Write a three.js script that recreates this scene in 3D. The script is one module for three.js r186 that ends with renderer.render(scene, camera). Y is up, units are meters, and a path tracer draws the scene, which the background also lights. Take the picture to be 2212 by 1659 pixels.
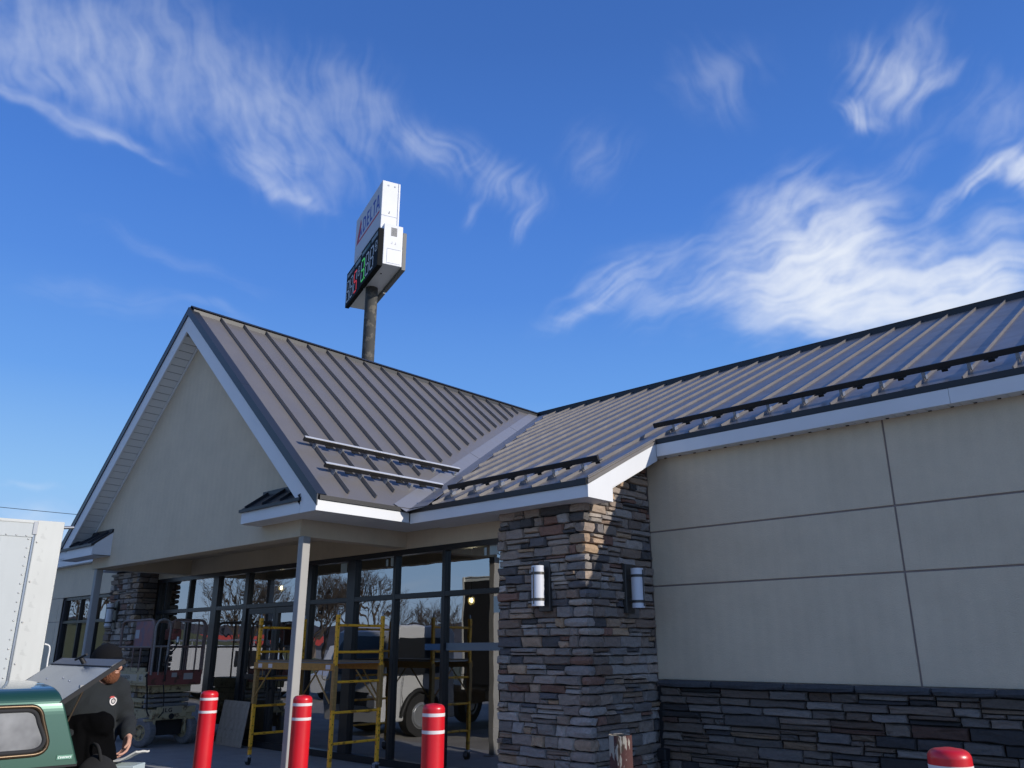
import * as THREE from 'three';
import { RoundedBoxGeometry } from 'three/addons/geometries/RoundedBoxGeometry.js';
import { mergeGeometries } from 'three/addons/utils/BufferGeometryUtils.js';
import { MarchingCubes } from 'three/addons/objects/MarchingCubes.js';

// ------------------------------------------------------------------ camera, sky, sun, exposure
const scene = new THREE.Scene();
const renderer = new THREE.WebGLRenderer();
renderer.toneMapping = THREE.LinearToneMapping;
const EXPOSURE = 1.6;
renderer.toneMappingExposure = EXPOSURE;
renderer.shadowMap.enabled = true;
const D2R = Math.PI / 180;
const V = (x, y, z) => new THREE.Vector3(x, y, z);
const YAW = 42.585 * D2R, PITCH = 18.141 * D2R;
const FORWARD = V(-Math.sin(YAW) * Math.cos(PITCH), Math.sin(PITCH), -Math.cos(YAW) * Math.cos(PITCH));
const camera = new THREE.PerspectiveCamera(51.18, 4 / 3, 0.1, 4000);
camera.position.set(0, 1.53, 0);
camera.lookAt(camera.position.clone().add(FORWARD));
camera.rotateZ(-0.146 * D2R);
scene.add(camera);
const SUN_DIR = V(1, 0.40, -0.25).normalize();
const sun = new THREE.DirectionalLight(new THREE.Color(1, 0.93, 0.83), 2.6);
sun.name = 'sun';
sun.position.copy(SUN_DIR).multiplyScalar(120).add(V(-8, 0, -6));
sun.target.position.set(-8, 0, -6);
sun.castShadow = true;
sun.shadow.mapSize.set(4096, 4096);
Object.assign(sun.shadow.camera, { left: -45, right: 45, top: 40, bottom: -40, near: 1, far: 260 });
scene.add(sun, sun.target);

const mulberry = (a) => () => { a |= 0; a = (a + 0x6d2b79f5) | 0; let t = Math.imul(a ^ (a >>> 15), 1 | a); t = (t + Math.imul(t ^ (t >>> 7), 61 | t)) ^ t; return ((t ^ (t >>> 14)) >>> 0) / 4294967296; };
const PERM = new Uint8Array(512);
{ const r = mulberry(7), p = [...Array(256).keys()]; for (let i = 255; i > 0; i--) { const j = Math.floor(r() * (i + 1)); [p[i], p[j]] = [p[j], p[i]]; } for (let i = 0; i < 512; i++) PERM[i] = p[i & 255]; }
const GX = [], GY = []; for (let i = 0; i < 32; i++) { GX.push(Math.cos(i * Math.PI / 16)); GY.push(Math.sin(i * Math.PI / 16)); }
function gn(x, y, per = 256) { // gradient noise, repeats every per cells
  const ix = Math.floor(x), iy = Math.floor(y), fx = x - ix, fy = y - iy;
  const x0 = ((ix % per) + per) % per & 255, x1 = (x0 + 1) % per & 255, y0 = ((iy % per) + per) % per & 255, y1 = (y0 + 1) % per & 255;
  const g = (a, b, dx, dy) => { const h = PERM[PERM[a] + b] & 31; return GX[h] * dx + GY[h] * dy; };
  const u = fx * fx * fx * (fx * (fx * 6 - 15) + 10), v = fy * fy * fy * (fy * (fy * 6 - 15) + 10);
  const a = g(x0, y0, fx, fy), b = g(x1, y0, fx - 1, fy), c = g(x0, y1, fx, fy - 1), d = g(x1, y1, fx - 1, fy - 1);
  return (a + (b - a) * u + (c - a) * v + (a - b - c + d) * u * v) * 1.5;
}
function fbm(x, y, oct, per = 256, gain = 0.5) { let s = 0, a = 1, n = 0, f = 1; for (let i = 0; i < oct; i++) { s += a * gn(x * f + i * 17, y * f + i * 31, per * f > 256 ? 256 : per * f); n += a; a *= gain; f *= 2; } return s / n; }
const clamp = THREE.MathUtils.clamp, lerp = THREE.MathUtils.lerp;
const sstep = (a, b, x) => { const t = clamp((x - a) / (b - a), 0, 1); return t * t * (3 - 2 * t); };

// The sky: a clear winter blue with cirrus, computed per direction.
function makeSky() {
  const W = 4096, H = 2048, data = new Float32Array(W * H * 4);
  const R = V(Math.cos(YAW), 0, -Math.sin(YAW)), U = R.clone().cross(FORWARD);
  // blue by elevation in degrees, in display-linear units
  const stops = [[0, .56, .73, .97], [4, .42, .64, .96], [10, .30, .57, .95], [17, .155, .39, .90], [24, .10, .285, .80], [30, .078, .235, .72], [41, .057, .172, .55], [60, .036, .115, .40], [90, .03, .095, .34]];
  // each bank of cirrus: centre and radii on a chart about a fixed direction, tilt, density, fibre direction, fibre length and width, seed, hardness of its lower edge
  const banks = [
    [130, 150, 460, 190, 24, .40, 70, 230, 30, 1, 1.9], [330, 110, 360, 210, 30, .34, 80, 240, 30, 2, 1], [80, 225, 330, 52, 25, .40, 30, 190, 22, 11, 2.6], [260, 305, 190, 26, 27, .34, 26, 160, 14, 32, 2.4], [60, 40, 300, 130, 10, .26, 84, 200, 28, 33, 1],
    [610, 310, 260, 200, 30, .40, 62, 150, 26, 3, 1.5], [590, 395, 160, 70, 25, .42, 40, 90, 16, 12, 1.7], [640, 430, 110, 26, 20, .4, -25, 70, 12, 34, 1.6], [520, 190, 240, 160, 40, .24, 72, 170, 26, 13, 1], [770, 230, 210, 120, 30, .30, 100, 140, 22, 4, 1],
    [930, 320, 170, 80, 32, .42, 50, 120, 18, 5, 1.3], [1080, 410, 130, 62, 32, .36, -62, 70, 15, 6, 1.2], [1290, 330, 110, 95, -30, .17, -50, 90, 20, 7, 1], [1125, 480, 60, 26, -60, .34, -60, 50, 10, 14, 1], [1030, 455, 60, 16, -62, .25, -62, 50, 9, 35, 1],
    [1545, 185, 120, 130, 55, .20, 62, 140, 26, 8, 1.2], [1930, 180, 130, 150, -65, .50, -62, 110, 20, 9, 1.2], [1860, 255, 85, 40, 25, .50, 48, 60, 12, 15, 1.6], [1985, 120, 140, 80, -70, .26, -75, 110, 24, 16, 1], [2010, 200, 150, 24, -48, .26, -48, 120, 12, 36, 1],
    [1770, 560, 280, 210, -10, .97, -24, 190, 26, 10, 1.0], [1820, 640, 340, 140, -4, .90, -16, 170, 20, 17, 1.2], [1690, 440, 170, 90, -34, .45, -42, 130, 20, 18, 1], [2080, 620, 340, 150, -8, .88, -12, 210, 24, 19, 1], [1930, 690, 420, 70, -6, .7, -8, 210, 22, 37, 1.3],
    [1330, 620, 180, 66, -28, .46, -34, 120, 14, 20, 1.3], [1500, 640, 220, 100, -14, .38, -28, 150, 18, 21, 1.1], [1470, 530, 180, 46, -10, .22, -20, 150, 16, 22, 1], [1250, 680, 110, 26, -10, .26, 30, 70, 12, 38, 1],
    [2110, 385, 180, 44, -42, .66, -42, 160, 14, 23, 1.4], [2200, 360, 70, 84, -60, .85, -50, 100, 18, 24, 1], [2190, 490, 140, 70, -20, .30, -30, 140, 20, 25, 1], [1900, 400, 240, 46, -40, .20, -40, 180, 12, 26, 1], [2170, 250, 130, 130, -50, .22, -50, 150, 24, 39, 1],
    [380, 545, 260, 26, 22, .12, 22, 240, 10, 27, 1], [240, 640, 320, 50, 8, .12, 8, 280, 20, 28, 1], [60, 1055, 90, 14, 10, .32, 8, 100, 10, 29, 1], [120, 1140, 280, 60, 4, .5, 4, 190, 24, 30, 1], [460, 660, 140, 22, 20, .12, 20, 140, 12, 31, 1],
  ].map((b) => ({ b, c: Math.cos(b[4] * D2R), s: Math.sin(b[4] * D2R), fc: Math.cos(b[6] * D2R), fs: Math.sin(b[6] * D2R) }));
  const reach = 60 * D2R;
  for (let row = 0; row < H; row++) {
    const up = ((row + 0.5) / H - 0.5) * Math.PI, y = Math.sin(up), e = Math.max(0, up / D2R);
    let k = 0; while (k < stops.length - 2 && e > stops[k + 1][0]) k++;
    const t = clamp((e - stops[k][0]) / (stops[k + 1][0] - stops[k][0]), 0, 1), base = [1, 2, 3].map((c) => lerp(stops[k][c], stops[k + 1][c], t));
    for (let col = 0; col < W; col++) {
      const az = ((col + 0.5) / W - 0.5) * 2 * Math.PI, x = Math.cos(az) * Math.cos(up), z = Math.sin(az) * Math.cos(up);
      const cs = x * SUN_DIR.x + y * SUN_DIR.y + z * SUN_DIR.z, halo = 0.9 + 0.22 * Math.pow(Math.max(0, cs), 4) + 0.06 * cs * cs;
      let cl = 0;
      if (up > -0.02) {
        const f = x * FORWARD.x + y * FORWARD.y + z * FORWARD.z;
        let inner = 0;
        if (f > Math.cos(reach)) {
          const px = 1106 + 1732 * (x * R.x + z * R.z) / f, py = 829.5 - 1732 * (x * U.x + y * U.y + z * U.z) / f;
          inner = sstep(Math.cos(reach), Math.cos(46 * D2R), f);
          const wx = 46 * fbm(px / 210, py / 210 + 9, 3), wy = 46 * fbm(px / 210 + 40, py / 210 + 3, 3);
          let clear = 1;
          for (const { b, c, s, fc, fs } of banks) {
            const dx = px + wx - b[0], dy = py + wy - b[1], a = dx * c + dy * s; let q = -dx * s + dy * c;
            if (q > 0) q *= b[10];
            const r = Math.hypot(a / b[2], q / b[3]);
            if (r > 1.25) continue;
            const m = sstep(1.25, 0.1, r), fa = (px + wx * .7) * fc + (py + wy * .7) * fs, fb = -(px + wx * .7) * fs + (py + wy * .7) * fc;
            const w2 = 24 * gn(px / 85 + b[9], py / 85) + 1.5 * gn(px / 20, py / 20 + b[9]), n = 0.5 + 0.8 * fbm((fa + w2) / (b[7] * 1.7) + b[9] * 3.7, (fb + w2) / (b[8] * 1.15) + b[9] * 1.3, 6, 256, 0.56), sf = 0.5 + 0.85 * fbm(px / 95 + b[9] * 5, py / 80, 5, 256, 0.55);
            clear *= 1 - b[5] * (b[0] < 1200 ? .72 : .94) * m * sstep(0.16, 1.08, n * 0.56 + sf * 0.40 + m * 0.40 - 0.20 + (b[5] > .68 ? .10 * m : 0));
          }
          cl = (1 - clear) * inner;
        }
        if (inner < 1 && y > 0.03) {
          const px = x / (y + 0.12), pz = z / (y + 0.12), wv = fbm(px * 0.7, pz * 0.7, 3), n = 0.5 + 0.8 * fbm(px * 0.9 + pz * 0.5 + wv, (pz - px * 0.6) * 2.6 + wv * 1.5, 5), cover = 0.5 + 0.9 * fbm(px * 0.55 + 7, pz * 0.55 + 2, 3);
          cl = lerp(0.75 * sstep(0.42, 1.05, n * 0.75 + cover * 0.45 - 0.12) * sstep(0.03, 0.15, y), cl, inner);
        }
      }
      const o = (row * W + col) * 4, white = [0.85, 0.90, 0.98];
      for (let c = 0; c < 3; c++) data[o + c] = lerp(base[c] * halo, white[c], clamp(cl, 0, 1)) / EXPOSURE;
      data[o + 3] = 1;
    }
  }
  const tex = new THREE.DataTexture(data, W, H, THREE.RGBAFormat, THREE.FloatType);
  tex.mapping = THREE.EquirectangularReflectionMapping;
  tex.magFilter = THREE.LinearFilter; tex.minFilter = THREE.LinearFilter;
  tex.needsUpdate = true;
  return tex;
}
scene.background = makeSky();
scene.environment = scene.background;

// ------------------------------------------------------------------ helpers
function uvm(g) { // uv in metres, by the main axis of every face
  g = g.index ? g.toNonIndexed() : g;
  const p = g.attributes.position, uv = new Float32Array(p.count * 2), a = V(), b = V(), c = V(), n = V();
  for (let i = 0; i < p.count; i += 3) {
    a.fromBufferAttribute(p, i); b.fromBufferAttribute(p, i + 1); c.fromBufferAttribute(p, i + 2);
    n.crossVectors(b.clone().sub(a), c.clone().sub(a));
    const ax = Math.abs(n.x), ay = Math.abs(n.y), az = Math.abs(n.z), k = ay >= ax && ay >= az ? 1 : ax > az ? 0 : 2;
    [a, b, c].forEach((v, j) => { uv[(i + j) * 2] = k === 0 ? v.z : v.x; uv[(i + j) * 2 + 1] = k === 1 ? v.z : v.y; });
  }
  g.setAttribute('uv', new THREE.BufferAttribute(uv, 2));
  return g;
}
const plain = (g) => { g = g.index ? g.toNonIndexed() : g; for (const k of Object.keys(g.attributes)) if (!['position', 'normal', 'uv', 'color'].includes(k)) g.deleteAttribute(k); if (!g.attributes.uv) g.setAttribute('uv', new THREE.BufferAttribute(new Float32Array(g.attributes.position.count * 2), 2)); return g; };
const merge = (list) => (list.length === 1 ? list[0] : mergeGeometries(list.map(plain)));
const box = (x0, x1, y0, y1, z0, z1) => new THREE.BoxGeometry(Math.abs(x1 - x0), Math.abs(y1 - y0), Math.abs(z1 - z0)).translate((x0 + x1) / 2, (y0 + y1) / 2, (z0 + z1) / 2);
const rbox = (x0, x1, y0, y1, z0, z1, r = 0.008, s = 1) => new RoundedBoxGeometry(Math.abs(x1 - x0), Math.abs(y1 - y0), Math.abs(z1 - z0), s, r).translate((x0 + x1) / 2, (y0 + y1) / 2, (z0 + z1) / 2);
function frameAlong(a, b, up = V(0, 1, 0)) {
  const x = b.clone().sub(a).normalize(), z = x.clone().cross(up); if (z.lengthSq() < 1e-6) z.set(0, 0, 1); z.normalize();
  return new THREE.Matrix4().makeBasis(x, z.clone().cross(x), z).setPosition(a.clone().add(b).multiplyScalar(0.5));
}
const bar = (a, b, w, h, up) => new THREE.BoxGeometry(a.distanceTo(b), h, w).applyMatrix4(frameAlong(a, b, up)); // h along up, w across
const rod = (a, b, r, seg = 8, r2 = r) => new THREE.CylinderGeometry(r2, r, a.distanceTo(b), seg, 1).rotateZ(-Math.PI / 2).applyMatrix4(frameAlong(a, b));
const tube = (pts, r, n = 24, seg = 8, closed = false) => new THREE.TubeGeometry(new THREE.CatmullRomCurve3(pts, closed, 'centripetal'), n, r, seg, closed);
function poly(pts, th) { // a flat sheet with thickness: pts run anticlockwise seen from its outer side, th goes inwards
  const n = V(); pts.forEach((p, i) => { const q = pts[(i + 1) % pts.length]; n.x += (p.y - q.y) * (p.z + q.z); n.y += (p.z - q.z) * (p.x + q.x); n.z += (p.x - q.x) * (p.y + q.y); });
  n.normalize();
  const u = pts[1].clone().sub(pts[0]).normalize(), v = n.clone().cross(u), flat = pts.map((p) => new THREE.Vector2(p.clone().sub(pts[0]).dot(u), p.clone().sub(pts[0]).dot(v)));
  const tri = THREE.ShapeUtils.triangulateShape(flat, []), low = pts.map((p) => p.clone().addScaledVector(n, -th)), out = [];
  for (const [a, b, c] of tri) { out.push(pts[a], pts[b], pts[c], low[a], low[c], low[b]); }
  pts.forEach((p, i) => { const j = (i + 1) % pts.length; out.push(low[i], low[j], pts[j], low[i], pts[j], p); });
  const g = new THREE.BufferGeometry().setAttribute('position', new THREE.BufferAttribute(new Float32Array(out.flatMap((p) => [p.x, p.y, p.z])), 3));
  g.computeVertexNormals();
  return g;
}
const taken = new Map();
function numbered(name) { const n = taken.get(name) ?? 0; taken.set(name, n + 1); return n ? name + '_' + String(n).padStart(3, '0') : name; }
function tag(o, label, category, group) { Object.assign(o.userData, { label, category }); if (group) o.userData.group = group; return o; }
function thing(name, label, category, at = [0, 0, 0], turn = 0, group) { const o = new THREE.Group(); o.name = numbered(name); o.position.set(...at); o.rotation.y = turn; scene.add(o); return tag(o, label, category, group); }
function part(parent, name, geo, m, extra) { // one named mesh
  let g = merge(Array.isArray(geo) ? geo : [geo]);
  if (!m.userData.ownUV) g = uvm(g);
  const o = new THREE.Mesh(g, m); o.name = parent === scene ? numbered(name) : name; o.castShadow = o.receiveShadow = true; parent.add(o);
  if (typeof extra === 'string') o.userData.label = extra; else if (extra) Object.assign(o.userData, extra);
  return o;
}
function structure(name, geo, m) { return part(scene, name, geo, m, { kind: 'structure' }); }

// ------------------------------------------------------------------ textures and materials
function noiseTex(size, fn, srgb, chan = 4) {
  const data = new Uint8Array(size * size * 4);
  for (let y = 0; y < size; y++) for (let x = 0; x < size; x++) { const c = fn(x / size, y / size), o = (y * size + x) * 4; const a = Array.isArray(c) ? c : [c, c, c]; for (let k = 0; k < 3; k++) data[o + k] = clamp(a[k], 0, 1) * 255; data[o + 3] = 255; }
  const t = new THREE.DataTexture(data, size, size); t.wrapS = t.wrapT = THREE.RepeatWrapping; t.magFilter = THREE.LinearFilter; t.minFilter = THREE.LinearMipmapLinearFilter; t.generateMipmaps = true;
  if (srgb) t.colorSpace = THREE.SRGBColorSpace; t.needsUpdate = true; return t;
}
const rep = (t, s) => { const c = t.clone(); c.repeat.set(1 / s, 1 / s); c.needsUpdate = true; return c; };
const grain = noiseTex(512, (u, v) => 0.5 + 0.5 * fbm(u * 64, v * 64, 3, 64, 0.7));
const soft = noiseTex(512, (u, v) => 0.5 + 0.6 * fbm(u * 6, v * 6, 5, 6));
const stuccoMap = noiseTex(512, (u, v) => 0.93 + 0.11 * fbm(u * 4, v * 4, 6, 4, .6) + 0.05 * fbm(u * 128, v * 128, 2, 128) + .035 * fbm(u * 26, v * 2, 4, 2));
const grime = noiseTex(512, (u, v) => 0.93 + .05 * fbm(u * 4, v * 4, 5, 4) + .09 * fbm(u * 40, v * 2, 4, 2) * sstep(-.1, .3, fbm(u * 5, v * 3, 3, 1)) - .10 * sstep(.36, .5, fbm(u * 14, v * 14, 4, 2)));
const scuff = noiseTex(512, (u, v) => { const k = sstep(.30, .46, fbm(u * 5 + .3 * fbm(u * 30, v * 30, 2, 30), v * 22, 4, 1)) * sstep(.0, .4, fbm(u * 3, v * 3, 3, 3)), d = .10 * fbm(u * 4, v * 4, 4, 4); return [.93 + d, lerp(1, 6, k) * .12, lerp(1, 5, k) * .12]; });
const stuccoBump = noiseTex(512, (u, v) => 0.5 + 0.28 * fbm(u * 100, v * 100, 2, 100) + 0.25 * fbm(u * 12, v * 12, 3, 12));
const concreteMap = noiseTex(512, (u, v) => 0.82 + 0.16 * fbm(u * 7, v * 7, 5, 7, 0.6) + 0.10 * fbm(u * 120, v * 120, 1, 120));
const asphaltMap = noiseTex(512, (u, v) => 0.75 + 0.25 * fbm(u * 5, v * 5, 4, 5) + 0.35 * fbm(u * 150, v * 150, 1, 150));
const rockMap = noiseTex(512, (u, v) => 0.84 + 0.36 * fbm(u * 12, v * 20, 5, 4, 0.65) + 0.06 * fbm(u * 90, v * 90, 2, 90));
const rockBump = noiseTex(512, (u, v) => 0.5 + 0.4 * fbm(u * 16, v * 30, 5, 16, 0.62));
const metalRough = noiseTex(512, (u, v) => 0.40 + 0.10 * fbm(u * 5, v * 5, 4, 5) + 0.04 * fbm(u * 60, v * 60, 2, 60));
const metalMap = noiseTex(512, (u, v) => 0.90 + 0.08 * fbm(u * 4, v * 4, 5, 4));
const canBump = noiseTex(256, (u, v) => 0.5 + 0.5 * fbm(u * 4, v * 4, 2, 4));
const S = (o) => new THREE.MeshStandardMaterial(o), PH = (o) => new THREE.MeshPhysicalMaterial(o);
const rgb = (r, g, b) => new THREE.Color().setRGB(r, g, b);
const M = {
  stucco: S({ color: rgb(.63, .53, .385), roughness: .95, map: rep(stuccoMap, 1.9), bumpMap: rep(stuccoBump, .9), bumpScale: .006 }),
  groove: S({ color: rgb(.26, .21, .19), roughness: .95 }),
  stone: S({ color: rgb(1, 1, 1), vertexColors: true, roughness: .9, map: rep(rockMap, .62), bumpMap: rep(rockBump, .5), bumpScale: .006 }),
  mortar: S({ color: rgb(.028, .028, .03), roughness: 1 }),
  roof: PH({ color: rgb(.185, .170, .160), roughness: .9, ior: 1.75, roughnessMap: rep(metalRough, 2.3), map: rep(metalMap, 3.1), bumpMap: rep(canBump, 1.3), bumpScale: .011, metalness: .1, specularIntensity: 1 }),
  flash: PH({ color: rgb(.20, .20, .215), roughness: .34, ior: 1.8, bumpMap: rep(canBump, .9), bumpScale: .006 }),
  trim: S({ color: rgb(.012, .012, .014), roughness: .45 }),
  darktrim: S({ color: rgb(.03, .035, .045), roughness: .38, metalness: .2 }),
  white: S({ color: rgb(.74, .75, .76), roughness: .5, map: rep(metalMap, 2.7) }),
  vinyl: S({ color: rgb(.70, .71, .70), roughness: .55 }),
  frame: S({ color: rgb(.014, .015, .017), roughness: .32 }),
  glass: PH({ color: rgb(.40, .44, .44), roughness: 0.0, metalness: 0, transmission: 1, thickness: 0, ior: 4.4, bumpMap: rep(canBump, 1.7), bumpScale: .0009 }),
  concrete: S({ color: rgb(.36, .36, .36), roughness: .92, map: rep(concreteMap, 2.2), bumpMap: rep(grain, .8), bumpScale: .002 }),
  asphalt: S({ color: rgb(.34, .32, .29), roughness: .95, map: rep(asphaltMap, 3), bumpMap: rep(grain, .9), bumpScale: .006 }),
  red: PH({ color: rgb(.66, .07, .15), map: rep(scuff, 1.1), roughness: .36, clearcoat: .35, clearcoatRoughness: .25, bumpMap: rep(soft, .7), bumpScale: .0012 }),
  strip: S({ color: rgb(.72, .66, .66), roughness: .4 }),
  yellow: S({ color: rgb(.98, .48, .03), roughness: .5, map: rep(noiseTex(256, (u, v) => { const k = sstep(.2, .34, fbm(u * 9, v * 9, 4, 9)); return [lerp(1, .45, k), lerp(1, .42, k), lerp(1, .6, k)]; }), .8) }),
  steel: S({ color: rgb(.30, .31, .33), roughness: .42, metalness: .75 }),
  galv: S({ color: rgb(.42, .44, .47), roughness: .5, metalness: .6, roughnessMap: rep(metalRough, .6) }),
  rubber: S({ color: rgb(.02, .02, .021), roughness: .85 }),
  black: S({ color: rgb(.01, .01, .011), roughness: .6 }),
  wood: S({ color: rgb(.33, .23, .14), roughness: .85, map: rep(noiseTex(512, (u, v) => 0.8 + 0.3 * fbm(u * 4, v * 40, 4, 4, .6) + .1 * fbm(u * 9, v * 9, 3, 9)), 1.2) }),
  ply: S({ color: rgb(.50, .43, .34), roughness: .9, map: rep(noiseTex(512, (u, v) => 0.78 + 0.35 * fbm(u * 14 + .8 * gn(u * 5, v * 5, 5), v * 14, 5, 2, .65) * .6 - .25 * sstep(.30, .5, fbm(u * 11, v * 11, 3, 11))), 1.1) }),
  postpaint: S({ color: rgb(.36, .355, .34), roughness: .6, map: rep(metalMap, 1.3) }),
  interior: S({ color: rgb(.10, .10, .10), roughness: .9 }),
  board: S({ color: rgb(.30, .30, .29), roughness: .9 }),
};


// ------------------------------------------------------------------ ground
const GROUND = -0.2;
const lot = structure('parking_lot', new THREE.PlaneGeometry(3000, 3000).rotateX(-Math.PI / 2).translate(0, GROUND, 0), M.asphalt);
const walk = structure('sidewalk', box(-34, 8, GROUND, -0.012, -8.5, -5.47), M.concrete);
{ const rnd = mulberry(3); for (let i = 0; i < 24; i++) for (const [z0, z1] of [[-5.62, -7.05], [-7.058, -8.6]]) part(walk, 'paving_slab', box(-33 + i * 1.5, -33 + i * 1.5 + 1.492, -0.05, 0.0015 * rnd(), z0, z1), M.concrete);
  for (let i = 0; i < 14; i++) part(walk, 'kerb_stone', rbox(-33 + i * 2.5, -33 + i * 2.5 + 2.49, GROUND - .1, 0.001, -5.612, -5.45, .012), M.concrete); }

// ------------------------------------------------------------------ the store
const RIDGE = 6.92, SL = 0.487, EZ = -6.93, EY = 3.27, CX = -12.35, EX = -8.2, PS = (RIDGE - EY) / (EX - CX), RZ = EZ - (RIDGE - EY) / SL, GZ = -5.46, WZ = -5.78, SZ = -7.55, RW = -8.48, RE = -8.35;
const mainY = (z) => EY + SL * (EZ - z), portY = (x) => RIDGE - PS * Math.abs(x - CX);
const REY = mainY(RE), LX = -16.5, XR = 7, XL = -27;
const store = thing('store_building', 'tan stucco store with dark metal roof, white trim and stone pillars', 'store');

// right wall: six stucco panels with sunk joints, over a stone wainscot
part(store, 'wall', box(-5.52, XR, 0, 3.8, RW - .25, RW - .014), M.groove);
{ const xs = [-5.49, -2.6, 0.3, 3.2, XR], ys = [1.166, 2.214, 2.861, 3.79];
  for (let i = 0; i < 4; i++) for (let j = 0; j < 3; j++) part(store, 'wall_panel', rbox(xs[i] + (i ? .009 : 0), xs[i + 1] - .009, ys[j] + (j ? .009 : 0), ys[j + 1] - .009, RW - .05, RW, .006), M.stucco); }

// ---- stones: rough blocks laid in broken courses
const STONES = [[.24, .205, .175], [.28, .24, .21], [.20, .17, .15], [.26, .235, .215], [.22, .20, .185], [.27, .26, .255], [.22, .21, .20], [.34, .325, .31], [.29, .225, .17], [.33, .25, .175], [.235, .19, .155], [.175, .135, .11], [.085, .085, .09], [.065, .066, .07], [.115, .115, .125], [.19, .115, .09], [.29, .28, .27], [.19, .185, .185], [.25, .22, .20], [.30, .27, .24], [.21, .18, .16]];
const rs = mulberry(21);
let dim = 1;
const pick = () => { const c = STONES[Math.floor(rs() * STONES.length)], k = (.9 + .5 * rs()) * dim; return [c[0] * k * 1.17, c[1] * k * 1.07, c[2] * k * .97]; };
function stoneGeo(w, h, d, color) { // back at z = 0, rough face near z = d
  const xs = [0, .31 + .08 * rs(), .62 + .1 * rs(), 1], ys = [0, .4 + .2 * rs(), 1], f = [], mid = [], jx = Math.min(.014, w * .06), jy = Math.min(.009, h * .09), inx = Math.min(.012, w * .08), iny = Math.min(.010, h * .14);
  const tilt = (rs() - .5) * .022, tiltY = (rs() - .5) * .016;
  for (let j = 0; j < 3; j++) { f.push([]); mid.push([]); for (let i = 0; i < 4; i++) {
    const ex = i === 0 ? 1 : i === 3 ? -1 : 0, ey = j === 0 ? 1 : j === 2 ? -1 : 0, x = xs[i] * w + (rs() - .3) * jx * ex, y = ys[j] * h + (rs() - .3) * jy * (ey || .6) + (ex ? 0 : (rs() - .5) * jy);
    mid[j].push([x, y, d * (.55 + .15 * rs())]);
    f[j].push([x + ex * inx * (.6 + .8 * rs()), y + ey * iny * (.5 + rs()), d + (rs() - .5) * .014 + tilt * (xs[i] - .5) * 2 + tiltY * (ys[j] - .5) * 2]);
  } }
  const p = [], quad = (a, b, c, e) => { p.push(...a, ...b, ...c, ...a, ...c, ...e); };
  for (let j = 0; j < 2; j++) for (let i = 0; i < 3; i++) rs() < .5 ? quad(f[j][i], f[j][i + 1], f[j + 1][i + 1], f[j + 1][i]) : quad(f[j][i + 1], f[j + 1][i + 1], f[j + 1][i], f[j][i]);
  const ring = [[0, 0], [0, 1], [0, 2], [0, 3], [1, 3], [2, 3], [2, 2], [2, 1], [2, 0], [1, 0]];
  ring.forEach(([j, i], k) => { const [j2, i2] = ring[(k + 1) % 10], a = mid[j][i], b = mid[j2][i2], a0 = [a[0], a[1], 0], b0 = [b[0], b[1], 0]; quad(a, b, f[j2][i2], f[j][i]); quad(a0, b0, b, a); });
  return finishStone(p, color);
}
function finishStone(p, color) {
  const g = new THREE.BufferGeometry().setAttribute('position', new THREE.BufferAttribute(new Float32Array(p), 3)), c = new Float32Array(p.length);
  for (let i = 0; i < p.length; i += 3) { c[i] = color[0]; c[i + 1] = color[1]; c[i + 2] = color[2]; }
  g.setAttribute('color', new THREE.BufferAttribute(c, 3)); g.computeVertexNormals(); return uvm(g);
}
function blockGeo(w, h, d, color) { // a stone that turns a corner: all its faces are rough
  const g = new THREE.BoxGeometry(w, h, d, 3, 2, 3), p = g.attributes.position, moved = new Map();
  for (let i = 0; i < p.count; i++) {
    const k = [p.getX(i), p.getY(i), p.getZ(i)], key = k.map((v) => v.toFixed(4)).join();
    if (!moved.has(key)) { const e = [w, h, d].map((s, n) => Math.abs(k[n]) > s / 2 - 1e-4), n = e.filter(Boolean).length, cut = n === 3 ? .015 : n === 2 ? .009 : 0; moved.set(key, k.map((v, m) => v - (e[m] ? Math.sign(v) * cut * (.6 + .8 * rs()) : 0) + (rs() - .5) * (m === 1 ? .006 : .013))); }
    p.setXYZ(i, ...moved.get(key));
  }
  const q = g.toNonIndexed(); return finishStone([...q.attributes.position.array], color);
}
const allStones = []; // { geo, host, size }
function lay(host, W, rows, matrix, topAt = () => 99, distance = 8, wide = 1) {
  for (const { y, h, from = 0, to = W } of rows) {
    let x = from;
    while (x < to - .02) {
      let w = (.13 + .27 * Math.pow(rs(), 1.1)) * wide; if (to - x - w < .09) w = to - x;
      const put = (x0, y0, w0, h0) => { if (w0 < .03 || h0 < .02 || y0 + h0 > topAt(x0 + w0 / 2) + .03) return; const g = stoneGeo(w0 - .005, h0 - .005, .045 + .045 * rs(), pick()); g.translate(x0 + .003, y0 + .003, 0).applyMatrix4(matrix); allStones.push({ geo: g, host, size: w0 * h0 / distance / distance }); };
      const r = rs();
      if (h > .075 && r < .22) { const k = h * (.38 + .24 * rs()); put(x, y, w, k); put(x, y + k, w, h - k); }
      else if (h > .075 && r < .34 && w > .2) { const k = h * (.4 + .2 * rs()), s = w * (.4 + .2 * rs()); put(x, y, s, k); put(x + s, y, w - s, k); put(x, y + k, w, h - k); }
      else put(x, y, w, h);
      x += w;
    }
  }
}
const courses = (H, lo, hi) => { const out = []; let y = 0; while (y < H) { const h = lo + (hi - lo) * rs(); out.push({ y, h }); y += h; } return out; };
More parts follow.
